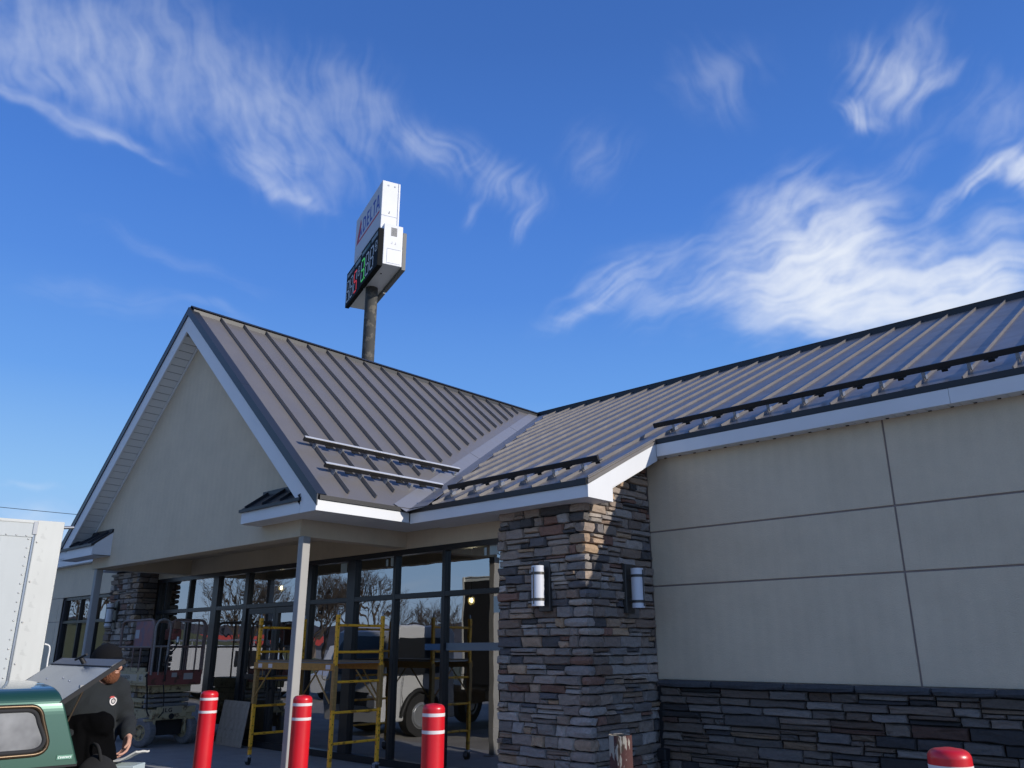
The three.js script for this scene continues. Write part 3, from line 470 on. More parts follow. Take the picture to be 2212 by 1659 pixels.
// ------------------------------------------------------------------ price sign behind the store
function canvasTex(w, h, draw) { const c = document.createElement('canvas'); c.width = w; c.height = h; draw(c.getContext('2d'), w, h); const t = new THREE.CanvasTexture(c); t.colorSpace = THREE.SRGBColorSpace; t.anisotropy = 8; return t; }
const printMat = (t, rough = .6) => { const m = S({ map: t, roughness: rough }); m.userData.ownUV = true; return m; };
const print = (host, name, w, h, t, at, turn = [0, 0, 0], rough) => { const g = new THREE.PlaneGeometry(w, h); g.rotateX(turn[0]).rotateY(turn[1]).rotateZ(turn[2]).translate(...at); return part(host, name, g, printMat(t, rough)); };
{ const a = Math.atan2(.351, .937); // local x runs along the sign towards the camera's right, z is the shaded face
  const t = thing('price_sign', 'tall pole sign with white cabinet and fuel price digits behind the gable', 'pole sign', [-28.298, GROUND, -21.295], -a);
  const y0 = -GROUND, wm = M.signwhite = S({ color: rgb(.78, .79, .80), roughness: .45, map: rep(metalMap, 4) });
  M.pole = S({ color: rgb(.115, .113, .105), roughness: .8, map: rep(noiseTex(256, (u, v) => { const k = sstep(.06, .26, fbm(u * 8, v * 8, 5, 8, .6)), d = .12 * fbm(u * 4, v * 4, 4, 4); return [lerp(.42 + d, 1, k), lerp(.43 + d, .93, k), lerp(.43 + d, .82, k)]; }), 3.2) });
  part(t, 'pole', new THREE.CylinderGeometry(.31, .31, 19 + y0, 32, 1).translate(-2.45, (19 + y0) / 2, -.47), M.pole);
  part(t, 'cabinet', [rbox(-4.5, 0, 21.0 + y0, 23.68 + y0, -.95, -.012, .03, 2), box(-4.46, -.04, 21.1 + y0, 23.62 + y0, -.012, 0)], wm, 'upper white cabinet with the name on it');
  part(t, 'cabinet_trim', [box(-.012, .012, 21.0 + y0, 23.69 + y0, -.86, -.835), box(-.01, .008, 21.72 + y0, 21.735 + y0, -.83, -.03)], M.galv);
  for (const z of [-.33, -.67]) part(t, 'bolt', new THREE.CylinderGeometry(.05, .05, .02, 12).rotateZ(Math.PI / 2).translate(.012, 23.45 + y0, z), M.steel);
  part(t, 'latch', [box(0, .012, 21.88 + y0, 22.0 + y0, -.44, -.42), box(0, .012, 21.88 + y0, 21.9 + y0, -.42, -.37)], M.black);
  const low = part(t, 'price_cabinet', rbox(-5.3, .5, 18.86 + y0, 21.02 + y0, -1.02, -.06, .03, 2), wm);
  part(low, 'vent_grille', Array.from({ length: 8 }, (_, i) => box(.5, .512, 20.42 + i * .058 + y0, 20.45 + i * .058 + y0, -.72, -.42)), M.trim);
  part(low, 'access_panel', [box(.5, .508, 18.95 + y0, 18.965 + y0, -.95, -.25), box(.5, .508, 19.7 + y0, 19.715 + y0, -.95, -.25), box(.5, .508, 18.95 + y0, 19.7 + y0, -.26, -.25)], M.galv);
  for (const z of [-.5, -.68]) part(low, 'latch', [box(.5, .512, 19.98 + y0, 20.1 + y0, z, z + .02), box(.5, .512, 19.98 + y0, 20.0 + y0, z, z + .07)], M.steel);
  part(low, 'drain', new THREE.CylinderGeometry(.04, .04, .02, 10).translate(-.6, 18.855 + y0, -.35), M.black);
  print(t, 'sign_face', 4.42, 2.5, canvasTex(1024, 580, (g, w, h) => {
    g.fillStyle = '#bfc2c9'; g.fillRect(0, 0, w, h);
    g.fillStyle = '#25409a'; g.font = 'bold 230px sans-serif'; g.save(); g.translate(288, 320); g.scale(1.0, 1.25); g.fillText('DELTA', 0, 0, 700); g.restore();
    g.fillStyle = '#b3243a'; g.fillRect(80, 352, 900, 30);
    g.beginPath(); g.moveTo(50, 382); g.lineTo(200, 70); g.lineTo(245, 160); g.lineTo(140, 382); g.fill();
    g.fillStyle = '#25409a'; g.beginPath(); g.moveTo(170, 322); g.lineTo(228, 200); g.lineTo(285, 322); g.fill(); g.fillStyle = '#bfc2c9'; g.beginPath(); g.moveTo(205, 322); g.lineTo(228, 272); g.lineTo(250, 322); g.fill();
  }), [-2.25, 22.36 + y0, .004]);
  // price panels: seven-segment digits, mostly dark, a few segments lit
  const off = S({ color: rgb(.60, .62, .62), roughness: .5 }), dead = S({ color: rgb(.02, .022, .024), roughness: .5 }), face = PH({ color: rgb(.008, .009, .010), roughness: .75, specularIntensity: .25 });
  const lit = (c) => S({ color: c.clone().multiplyScalar(.3), emissive: c, emissiveIntensity: .28 }), G = lit(rgb(.10, .75, .22)), Rr = lit(rgb(.85, .08, .12));
  const SEG = { a: [0, 1, 0], d: [0, -1, 0], g: [0, 0, 0], b: [1, .5, 1], c: [1, -.5, 1], e: [-1, -.5, 1], f: [-1, .5, 1] };
  const digit = (host, cx, cy, w, h, on, m, zf) => { for (const [k, [sx, sy, up]] of Object.entries(SEG)) { const x = cx + sx * w / 2, y = cy + sy * h / 2, th = w * .16; part(host, 'digit_segment', up ? box(x - th / 2, x + th / 2, y - h / 4 + th * .6, y + h / 4 - th * .6, zf, zf + .012) : box(x - w / 2 + th * .6, x + w / 2 - th * .6, y - th / 2, y + th / 2, zf, zf + .012), on.includes(k) ? m : off); } };
  for (const [k, x0, x1, zf, name, mats] of [[0, -5.2, -2.52, .15, 'Regular', [[off, ''], [off, ''], [Rr, 'afgcd']]], [1, -2.36, .5, .2, 'Diesel', [[G, 'abgcd'], [off, ''], [off, '']]]]) {
    const p = part(t, 'price_panel', [rbox(x0, x1, 18.72 + y0 + k * .0, 20.72 + y0, -.06, zf, .02)], face), W = x1 - x0, cy = 19.52 + y0;
    for (let d = 0; d < 3; d++) digit(p, x0 + W * (.15 + d * .26), cy, W * .17, 1.15, mats[d][1], mats[d][0], zf);
    digit(p, x0 + W * .9, cy + .33, W * .1, .5, '', off, zf);
    part(p, 'decimal_point', box(x0 + W * .265, x0 + W * .295, cy - .64, cy - .55, zf, zf + .012), mats[0][0]);
    print(p, 'price_header', W * .5, .22, canvasTex(256, 64, (g, w, h) => { g.fillStyle = k ? '#3d5a55' : '#4a5a66'; g.fillRect(0, 0, w, h); g.fillStyle = '#c8d2d0'; g.font = '44px sans-serif'; g.fillText(name, 10, 48); }), [x0 + W * .3, 20.46 + y0, zf + .006]);
    part(p, 'price_header', box(x0 + W * .62, x0 + W * .97, 20.35 + y0, 20.57 + y0, zf, zf + .01), M.grey ??= S({ color: rgb(.20, .24, .25), roughness: .6 }));
    part(t, 'price_panel', rbox(x0, x1, 18.72 + y0, 20.72 + y0, -1.22, -1.02, .02), M.panelback ??= S({ color: rgb(.16, .16, .15), roughness: .6 }));
  } }

// ------------------------------------------------------------------ bollards
function bollard(label, x, z) {
  const t = thing('red_bollard', label, 'bollard', [x, GROUND, z], 0, 'red bollards along the kerb'), r = .1, H = 1.25;
  const prof = [[r, 0], [r, H - .048]]; for (let i = 1; i <= 8; i++) { const a = i / 8 * Math.PI / 2; prof.push([r - .045 + .045 * Math.cos(a), H - .048 + .042 * Math.sin(a)]); } prof.push([.02, H], [0, H]);
  part(t, 'sleeve', new THREE.LatheGeometry(prof.map(([a, b]) => new THREE.Vector2(a, b)), 48), M.red);
  for (const y of [H - .092, H - .232]) part(t, 'reflective_band', new THREE.CylinderGeometry(r + .0015, r + .0015, .028, 48, 1, true).translate(0, y, 0), M.strip);
  return t;
}
const b0 = bollard('red plastic bollard with two white bands, just left of the plywood sheet', -9.46, -5.02);
for (const [label, x, z, s] of [['red bollard with white bands directly in front of the grey steel post', -7.8, -5.2, 1], ['red bollard with white bands between the scaffold and the stone pillar', -5.735, -5.197, 1], ['red bollard in front of the low stone wall, only its top in view', -1.354, -4.669, 1]]) {
  const c = b0.clone(); c.name = numbered('red_bollard'); c.position.set(x, GROUND, z); c.userData = { ...b0.userData, label }; scene.add(c);
}
{ // old pipe, paint peeling
  const peel = noiseTex(512, (u, v) => { const n = fbm(u * 4, v * 3, 5, 4, .6) + .25 * fbm(u * 30, v * 5, 3, 30), k = sstep(.02, .08, n - .38 + .6 * sstep(.80, .99, v) * (.4 + 1.2 * sstep(.3, .6, u))), r = sstep(.2, .3, fbm(u * 6 + 3, v * 4, 4, 2)); return [lerp(lerp(.31, .27, r), .62, k), lerp(lerp(.19, .21, r), .60, k), lerp(lerp(.18, .17, r), .56, k)]; }, true);
  const t = thing('pipe_bollard', 'old hollow steel pipe with peeling maroon and white paint by the pillar', 'bollard', [-3.76, GROUND, -5.26]);
  M.peel = S({ map: peel, roughness: .85, bumpMap: rep(grain, .3), bumpScale: .004 }); M.peel.userData.ownUV = true;
  const rim = mulberry(5), outer = new THREE.CylinderGeometry(.084, .084, 1.12, 40, 6, true), p = outer.attributes.position;
  for (let i = 0; i < p.count; i++) if (p.getY(i) > .55) p.setY(i, .555 - .012 * Math.abs(gn(Math.atan2(p.getX(i), p.getZ(i)) * 2, 3)));
  outer.translate(0, .56, 0); part(t, 'pipe', outer, M.peel);
  part(t, 'pipe_inside', new THREE.CylinderGeometry(.075, .075, 1.1, 32, 1, true).translate(0, .55, 0), M.black);
  part(t, 'pipe_rim', new THREE.RingGeometry(.074, .084, 40).rotateX(-Math.PI / 2).translate(0, 1.108, 0), M.peel);
}
{ const t = thing('drain_fitting', 'black ribbed drain fitting in the corner between pillar and low wall', 'drain pipe', [-5.36, 0, -8.32]);
  part(t, 'housing', rbox(-.06, .05, .33, .45, -.05, .06, .015, 2), M.black);
  part(t, 'pipe', new THREE.CylinderGeometry(.045, .045, .33, 16).translate(0, .165, 0), M.black);
  for (let i = 0; i < 5; i++) part(t, 'collar', new THREE.TorusGeometry(.047, .008, 8, 20).rotateX(Math.PI / 2).translate(0, .31 - i * .03, 0), M.black); }

// ------------------------------------------------------------------ rolling scaffold
{ const x0 = -10.81, x1 = -8.955, z0 = -6.415, z1 = -7.145, t = thing('scaffold', 'yellow rolling scaffold on casters in front of the entrance doors', 'scaffold', [x0, 0, z0]);
  const W = x1 - x0, Dp = z1 - z0, top = 1.93, h = .022;
  for (const x of [0, W]) {
    const f = part(t, 'ladder_frame', [0, Dp].map((z) => rbox(x - h, x + h, .13, top, z - h, z + h, .005)), M.yellow);
    for (const y of [.39, .75, 1.11, 1.47, 1.80]) part(f, 'rung', rod(V(x, y, 0), V(x, y, Dp), .0165, 12), M.yellow);
    const holes = []; for (const z of [0, Dp]) for (let y = .22; y < 1.9; y += .115) { holes.push(new THREE.CylinderGeometry(.007, .007, h * 2 + .003, 10).rotateX(Math.PI / 2).translate(x, y, z)); holes.push(new THREE.CylinderGeometry(.007, .007, h * 2 + .003, 10).rotateZ(Math.PI / 2).translate(x, y + .05, z)); }
    part(f, 'pin_hole', holes, M.black, { kind: 'stuff' });
    for (const z of [0, Dp]) { part(f, 'stacking_pin', [rod(V(x, top, z), V(x, top + .05, z), .016, 10, .012), rod(V(x, top + .05, z), V(x, top + .06, z), .012, 10, .004)], M.steel); part(f, 'sleeve', rbox(x - .03, x + .03, .78, 1.30, z - .03, z + .03, .006), M.wornyellow ??= S({ color: rgb(.42, .24, .07), roughness: .6, map: rep(rockMap, .4) })); }
  }
  const pl = part(t, 'platform', rbox(-.01, W + .01, 1.345, 1.362, .02, Dp - .02, .004), M.wood);
  part(pl, 'deck_edge', box(0, W, 1.33, 1.346, .01, Dp - .01), M.steel);
  for (const z of [.032, Dp - .032]) { const sr = part(t, 'side_rail', rbox(-.02, W + .02, 1.245, 1.332, z - .013, z + .013, .004), M.railwood = M.railwood ?? S({ color: rgb(.55, .27, .05), roughness: .6, map: rep(rockMap, .5) })); if (z > 0) for (const x of [.1, .36, W - .14]) part(sr, 'sticker', box(x, x + .1, 1.262, 1.315, z + .013, z + .0145), M.strip); }
  for (const z of [.032, Dp - .032]) for (const [a, b] of [[.03, .42], [W - .03, W - .42]]) part(t, 'brace', rod(V(a, .86, z), V(b, 1.25, z), .011, 10), M.wornyellow);
  for (const [x, b] of [[.0, .35]]) part(t, 'brace', rod(V(W, .86, Dp + .05), V(W, 1.25, Dp + .4), .01, 10), M.wornyellow);
  for (const x of [.14, W - .14]) part(t, 'latch_frame', tube([V(x - .08, 1.24, .03), V(x - .08, 1.15, .03), V(x + .06, 1.15, .03), V(x + .06, 1.24, .03)], .005, 20, 6), M.wornyellow);
  for (const x of [0, W]) for (const z of [0, Dp]) {
    const c = part(t, 'caster', [rod(V(x, .09, z), V(x, .16, z), .02, 12), rbox(x - .04, x + .03, .1, .115, z - .03, z + .03, .005), rbox(x - .055, x + .01, .045, .105, z - .03, z - .024, .002), rbox(x - .055, x + .01, .045, .105, z + .024, z + .03, .002)], M.galv);
    part(c, 'wheel', new THREE.CylinderGeometry(.055, .055, .032, 24).rotateX(Math.PI / 2).translate(x - .025, .056, z), M.rubber); part(c, 'hub', new THREE.CylinderGeometry(.018, .018, .05, 12).rotateX(Math.PI / 2).translate(x - .025, .056, z), M.galv);
  }
}
{ // plywood sheet leaning on the left door jamb
  const t = thing('plywood_sheet', 'stained plywood sheet leaning against the entrance doors', 'plywood', [-13.06, .004, -7.34]);
  const g = rbox(-.445, .445, 0, .69, -.006, .006, .003); g.rotateX(-.14).rotateY(-.04); part(t, 'sheet', g, M.ply); }

// ------------------------------------------------------------------ scissor lift
{ const t = thing('scissor_lift', 'old rusty red and cream scissor lift parked by the windows', 'scissor lift', [-13.85, 0, -6.66]);
  const rust = noiseTex(512, (u, v) => { const k = sstep(.1, .32, fbm(u * 8, v * 8, 5, 8, .6)), w = sstep(.36, .42, fbm(u * 10 + 4, v * 7, 4, 1)); return [lerp(lerp(.52, .36, k), .68, w), lerp(lerp(.30, .25, k), .64, w), lerp(lerp(.27, .20, k), .60, w)]; }, true);
  const cream = noiseTex(512, (u, v) => { const k = sstep(.05, .42, fbm(u * 7, v * 7, 5, 7, .62)); return [lerp(.72, .42, k), lerp(.67, .35, k), lerp(.52, .26, k)]; }, true);
  const red = S({ map: rep(rust, 1), roughness: .75 }), crm = S({ map: rep(cream, .9), roughness: .75 }), tubeM = S({ color: rgb(.24, .17, .15), roughness: .55, map: rep(rockMap, .3) }), grey = S({ color: rgb(.30, .29, .28), roughness: .7, map: rep(rockMap, .5) });
  const dark = S({ color: rgb(.022, .02, .018), roughness: .8 });
  // local: x = 0 at the end that faces right, going back to -1.75; z from -.5 (windows) to .45 (street)
  const L = -1.3, zf = .42, zb = -.5, dk = 1.0;
  const pf = part(t, 'platform', rbox(L, 0, dk - .07, dk, zb, zf, .01), crm);
  part(pf, 'end_panel', [rbox(-.012, .012, dk - .06, dk + .17, zb, .13, .004)], red, 'scraped red end panel');
  part(pf, 'end_panel', [rbox(-.02, .002, dk - .06, dk + .15, .132, zf, .004)], red);
  part(pf, 'decal', [box(.013, .0145, dk + .02, dk + .12, -.34, -.18), box(.013, .0145, dk + .06, dk + .13, -.06, .03)], S({ color: rgb(.42, .40, .38), roughness: .8 }));
  part(pf, 'side_panel', rbox(L, -.02, dk - .03, dk + .15, zf - .01, zf + .012, .004), crm);
  const txt = (s, w, h, col, bg) => canvasTex(w, h, (g) => { g.fillStyle = bg; g.fillRect(0, 0, w, h); g.fillStyle = col; g.font = 'bold ' + h * .8 + 'px sans-serif'; g.fillText(s, w * .02, h * .8, w * .96); });
  print(pf, 'lettering', .82, .1, txt('COMMANDER-', 512, 64, '#15202e', '#b7b09a'), [L + .50, dk + .055, zf + .0135]);
  print(pf, 'lettering', .16, .11, txt('46', 96, 64, '#15202e', '#b7b09a'), [-.22, dk + .055, zf + .0137]);
  part(pf, 'toe_board', rbox(L + .3, -.15, dk + .15, dk + .21, zf - .03, zf - .01, .004), crm);
  // guard rails: rounded hoops
  const hoop = (pts, m = tubeM, r = .020) => tube(pts, r, 60, 8);
  const sideHoop = (z, x0, x1) => hoop([V(x0, dk, z), V(x0, dk + .5, z), V(x0, 1.88, z), V(x0 + .03, 1.95, z), V(x0 + .1, 1.975, z), V((x0 + x1) / 2, 1.975, z), V(x1 - .1, 1.975, z), V(x1 - .03, 1.95, z), V(x1, 1.88, z), V(x1, dk + .5, z), V(x1, dk, z)]);
  const endHoop = (x, z0, z1) => hoop([V(x, dk + .1, z0), V(x, dk + .6, z0), V(x, 1.89, z0), V(x, 1.96, z0 - .04), V(x, 1.98, z0 - .1), V(x, 1.98, (z0 + z1) / 2), V(x, 1.98, z1 + .1), V(x, 1.96, z1 + .04), V(x, 1.89, z1), V(x, dk + .6, z1), V(x, dk + .1, z1)]);
  part(t, 'guard_rail', [sideHoop(zf - .02, L, -.03), rod(V(L, 1.54, zf - .02), V(-.03, 1.54, zf - .02), .017), rod(V(L * .56, dk + .1, zf - .02), V(L * .56, 1.97, zf - .02), .015), rod(V(L * .34, dk + .1, zf - .02), V(L * .34, 1.54, zf - .02), .015)], tubeM);
  part(t, 'guard_rail', [sideHoop(zb + .02, L, -.03), rod(V(L, 1.54, zb + .02), V(-.03, 1.54, zb + .02), .017), rod(V(L * .5, dk, zb + .02), V(L * .5, 1.97, zb + .02), .015)], tubeM);
  part(t, 'guard_rail', [endHoop(-.01, .12, zb), rod(V(-.01, 1.545, .12), V(-.01, 1.545, zb), .017), rod(V(-.01, dk + .15, -.36), V(-.01, 1.97, -.36), .015), rod(V(-.01, dk + .15, -.2), V(-.01, 1.545, -.2), .012)], tubeM);
  part(t, 'gate', [endHoop(.0, zf - .04, .14), rod(V(0, 1.55, zf - .04), V(0, 1.55, .14), .015), rod(V(0, dk + .1, .26), V(0, 1.55, .26), .012)], grey);
  part(t, 'guard_rail', [endHoop(L, zf - .03, zb + .03), rod(V(L, 1.54, zf), V(L, 1.54, zb), .017)], tubeM);
  part(t, 'shield_plate', rbox(L * .57, -.06, 1.545, 1.96, zf - .03, zf - .012, .004), S({ map: rep(noiseTex(512, (u, v) => { const k = sstep(-.1, .35, fbm(u * 5, v * 5, 5, 5, .6)), w = sstep(.3, .36, fbm(u * 9 + 2, v * 5, 4, 1)); return [lerp(lerp(.56, .45, k), .74, w), lerp(lerp(.38, .38, k), .72, w), lerp(lerp(.37, .43, k), .72, w)]; }, true), .9), roughness: .7 }), 'paint-stained red and blue plate');
  part(t, 'decal', box(L * .55, L * .55 + .15, 1.68, 1.82, zf - .012, zf - .0105), S({ color: rgb(.40, .41, .43), roughness: .7 }));
  part(t, 'control_box', [rbox(-.24, .05, 1.66, 1.83, -.04, .12, .02, 2), ], red, 'red and tan control box hung on the top rail');
  part(t, 'control_cover', rbox(-.22, .03, 1.82, 1.96, -.03, .10, .03, 2), M.tan ??= S({ color: rgb(.30, .19, .13), roughness: .7, map: rep(rockMap, .3) })); part(t, 'control_cable', [tube([V(.06, 1.66, .02), V(.07, 1.6, .03), V(.06, 1.5, .06), V(.02, 1.42, .12), V(.03, 1.3, .16), V(.04, 1.0, .15)], .014, 30, 8)], M.black);
  part(t, 'cable_plug', new THREE.CylinderGeometry(.022, .03, .09, 12).translate(.06, 1.66, .02), M.galv);
  // folded scissor stack
  const st = part(t, 'scissor_stack', [rbox(L - .2, -.12, .82, .93, zb + .1, zf - .1, .008)], crm);
  for (const [y, k] of [[.77, 0], [.69, 1], [.615, 0]]) { part(st, 'scissor_arm', rbox(L - .3, -.2, y - .036, y + .036, .18 + k * .06, .24 + k * .06, .01), crm); part(st, 'scissor_arm', rbox(L - .3, -.2, y - .036, y + .036, -.36, -.30, .01), crm); part(st, 'cross_tube', rod(V(-.22, y, -.42), V(-.22, y, .32), .032, 16), grey); part(st, 'cross_tube', rod(V(-.34, y - .02, -.42), V(-.34, y - .02, .3), .026, 16), dark); }
  part(st, 'decal', box(L + .15, L + .6, .73, .80, .2425, .302), grey);
  const ch = part(t, 'chassis', [rbox(L - .35, .02, .40, .56, zb + .1, zf - .14, .012), ], crm); part(ch, 'undercarriage_shade', [box(L - .3, -.1, .16, .41, zb + .2, zf - .22), box(L - .25, -.24, .57, .82, -.28, .16)], dark);  // dark blocks paint in the shadowed gaps below and behind the scissor arms
  part(ch, 'bumper', [rbox(.02, .05, .50, .60, -.44, .22, .006), rbox(.01, .05, .44, .51, -.28, .16, .006)], crm);
  { const tri = poly([V(.051, .50, .17), V(.051, .42, .09), V(.051, .42, -.16), V(.051, .50, -.24)], .01); part(ch, 'bumper_plate', [tri, poly([V(.053, .60, .22), V(.053, .50, .17), V(.053, .50, -.24), V(.053, .60, -.29)].map((v) => v), .012)], crm); }
  print(ch, 'lettering', .34, .11, txt('JLG', 160, 64, '#33200f', '#a89e84'), [.0555, .555, -.03], [0, Math.PI / 2, 0]);
  part(ch, 'tow_hole', new THREE.CylinderGeometry(.045, .045, .012, 20).rotateZ(Math.PI / 2).translate(.055, .455, -.03), M.black);
  part(ch, 'hose', [tube([V(-.05, 1.08, zf + .02), V(.02, 1.12, zf + .03), V(.03, 1.05, zf + .03), V(-.02, .9, zf - .02), V(-.05, .7, zf - .06), V(-.03, .55, zf - .07), V(.0, .48, zf - .09)], .012, 40, 8), tube([V(.03, .95, .16), V(.05, .8, .14), V(.04, .6, .12), V(.05, .5, .14), V(.05, .44, .19)], .01, 30, 8)], M.black);
  for (const [x, z, turn] of [[-.03, .335, .38], [-.03, -.385, .25], [L - .15, .335, 0], [L - .15, -.385, 0]]) {
    const w = new THREE.Group(); w.name = 'wheel'; w.position.set(x - .09, .222, z); w.scale.set(1.17, 1.17, 1.1); w.rotation.y = turn; t.add(w);
    const s = z > 0 ? 1 : -1, pr = [[.10, -.07], [.155, -.072], [.182, -.062], [.19, -.045], [.19, .045], [.182, .062], [.155, .072], [.10, .07]].map(([a, b]) => new THREE.Vector2(a, b));
    part(w, 'tyre', new THREE.LatheGeometry(pr, 40).rotateX(Math.PI / 2), M.greyrubber ??= S({ color: rgb(.26, .26, .26), roughness: .9, map: rep(rockMap, .5) }));
    part(w, 'rim', [new THREE.CylinderGeometry(.105, .105, .1, 32).rotateX(Math.PI / 2), new THREE.TorusGeometry(.1, .012, 8, 32).translate(0, 0, s * .06), new THREE.CylinderGeometry(.045, .05, .15, 20).rotateX(Math.PI / 2)], crm);
    part(w, 'wheel_nut', Array.from({ length: 5 }, (_, i) => new THREE.CylinderGeometry(.01, .01, .03, 6).rotateX(Math.PI / 2).translate(.07 * Math.cos(i * 1.257), .07 * Math.sin(i * 1.257), s * .055)), M.steel);
    part(t, 'fork', [rbox(x - .05, x + .06, .39, .43, z - .07, z + .05, .01), rbox(x + .02, x + .07, .22, .42, z - s * .1 - .02, z - s * .1 + .02, .008)], crm);
  }
}

// ------------------------------------------------------------------ white box truck on the left
{ const t = thing('box_truck', 'white box truck with riveted side panel at the left edge', 'truck', [-9.8, GROUND, -3.25], -Math.atan2(.2, .98));
  // local: x = 0 is the side that faces right, z = 0 the rear end near the store, the box runs to +z
  const H = 2.88 - GROUND, y0 = 1.05, Lb = 5.2, Wb = 2.2, wht = S({ color: rgb(.53, .56, .555), roughness: .38, map: rep(grime, 2.4), bumpMap: rep(canBump, 2.1), bumpScale: .004 }), off = S({ color: rgb(.60, .61, .575), roughness: .45, map: rep(grime, 1.7) });
  part(t, 'box_body', [box(-Wb + .02, -.012, y0, H - .03, .04, Lb)], wht);
  part(t, 'side_panel', rbox(-.014, -.002, y0 + .05, H - .19, .30, Lb, .003), wht);
  part(t, 'top_rail', rbox(-.02, .006, H - .2, H - .045, .285, Lb, .004), wht);
  part(t, 'roof_edge', [rbox(-.06, .012, H - .05, H - .03, .26, Lb, .006), box(-Wb, 0, H - .03, H - .015, .02, Lb)], off);
  part(t, 'corner_post', rbox(-.05, .004, y0 - .1, H - .01, 0, .27, .012, 2), off, 'broad rear corner post'); part(t, 'corner_post', rbox(-Wb, -Wb + .05, y0 - .1, H - .01, 0, .2, .012), off);
  part(t, 'corner_bracket', rbox(-.02, .014, H - .17, H - .03, .255, .30, .004), M.steel);
  part(t, 'marker_light', [rbox(-.03, .012, H - .055, H - .03, .62, .66, .004)], M.black);
  part(t, 'rear_door', [box(-Wb + .06, -.05, y0, H - .1, .0, .04)], M.trim);
  part(t, 'rear_lamp', rod(V(-.02, H - .07, 0), V(-.02, H - .06, -.10), .018, 10), M.steel);
  const rv = []; for (let y = y0 + .1; y < H - .2; y += .095) rv.push(new THREE.SphereGeometry(.0095, 8, 5).scale(.6, 1, 1).translate(.0, y, .325)); for (let z = .35; z < 2.6; z += .095) rv.push(new THREE.SphereGeometry(.0095, 8, 5).scale(.6, 1, 1).translate(.007, H - .185, z)); for (let y = y0 + .1; y < H - .1; y += .42) rv.push(new THREE.SphereGeometry(.011, 8, 5).scale(.6, 1, 1).translate(.005, y, .24));
  part(t, 'rivet', rv, M.rivet = S({ color: rgb(.45, .45, .44), roughness: .4, metalness: .5 }), { kind: 'stuff' });
  part(t, 'panel_joint', box(-.001, .002, y0, H - .045, .272, .288), M.galv);
  part(t, 'grab_handle', tube([V(-.02, 1.3, -.005), V(-.02, 1.3, -.045), V(-.02, 1.33, -.06), V(-.02, 1.6, -.06), V(-.02, 1.75, -.052), V(-.02, 1.77, -.005)], .009, 30, 8), S({ color: rgb(.7, .7, .68), roughness: .4 }));
  part(t, 'chassis_rail', [box(-Wb + .5, -.5, .75, y0, .1, 7.6), box(-Wb, 0, y0 - .08, y0, .05, Lb)], M.black);
  for (const z of [1.4, 6.6]) for (const x of [-.18, -Wb + .18]) { const w = part(t, 'wheel', new THREE.CylinderGeometry(.4, .4, .26, 32).rotateZ(Math.PI / 2).translate(x, .4, z), M.rubber); part(w, 'rim', new THREE.CylinderGeometry(.24, .24, .27, 24).rotateZ(Math.PI / 2).translate(x, .4, z), M.galv); }
  part(t, 'cab', [rbox(-Wb + .12, -.12, .6, 2.3, 5.45, 7.3, .12, 3)], wht);
}

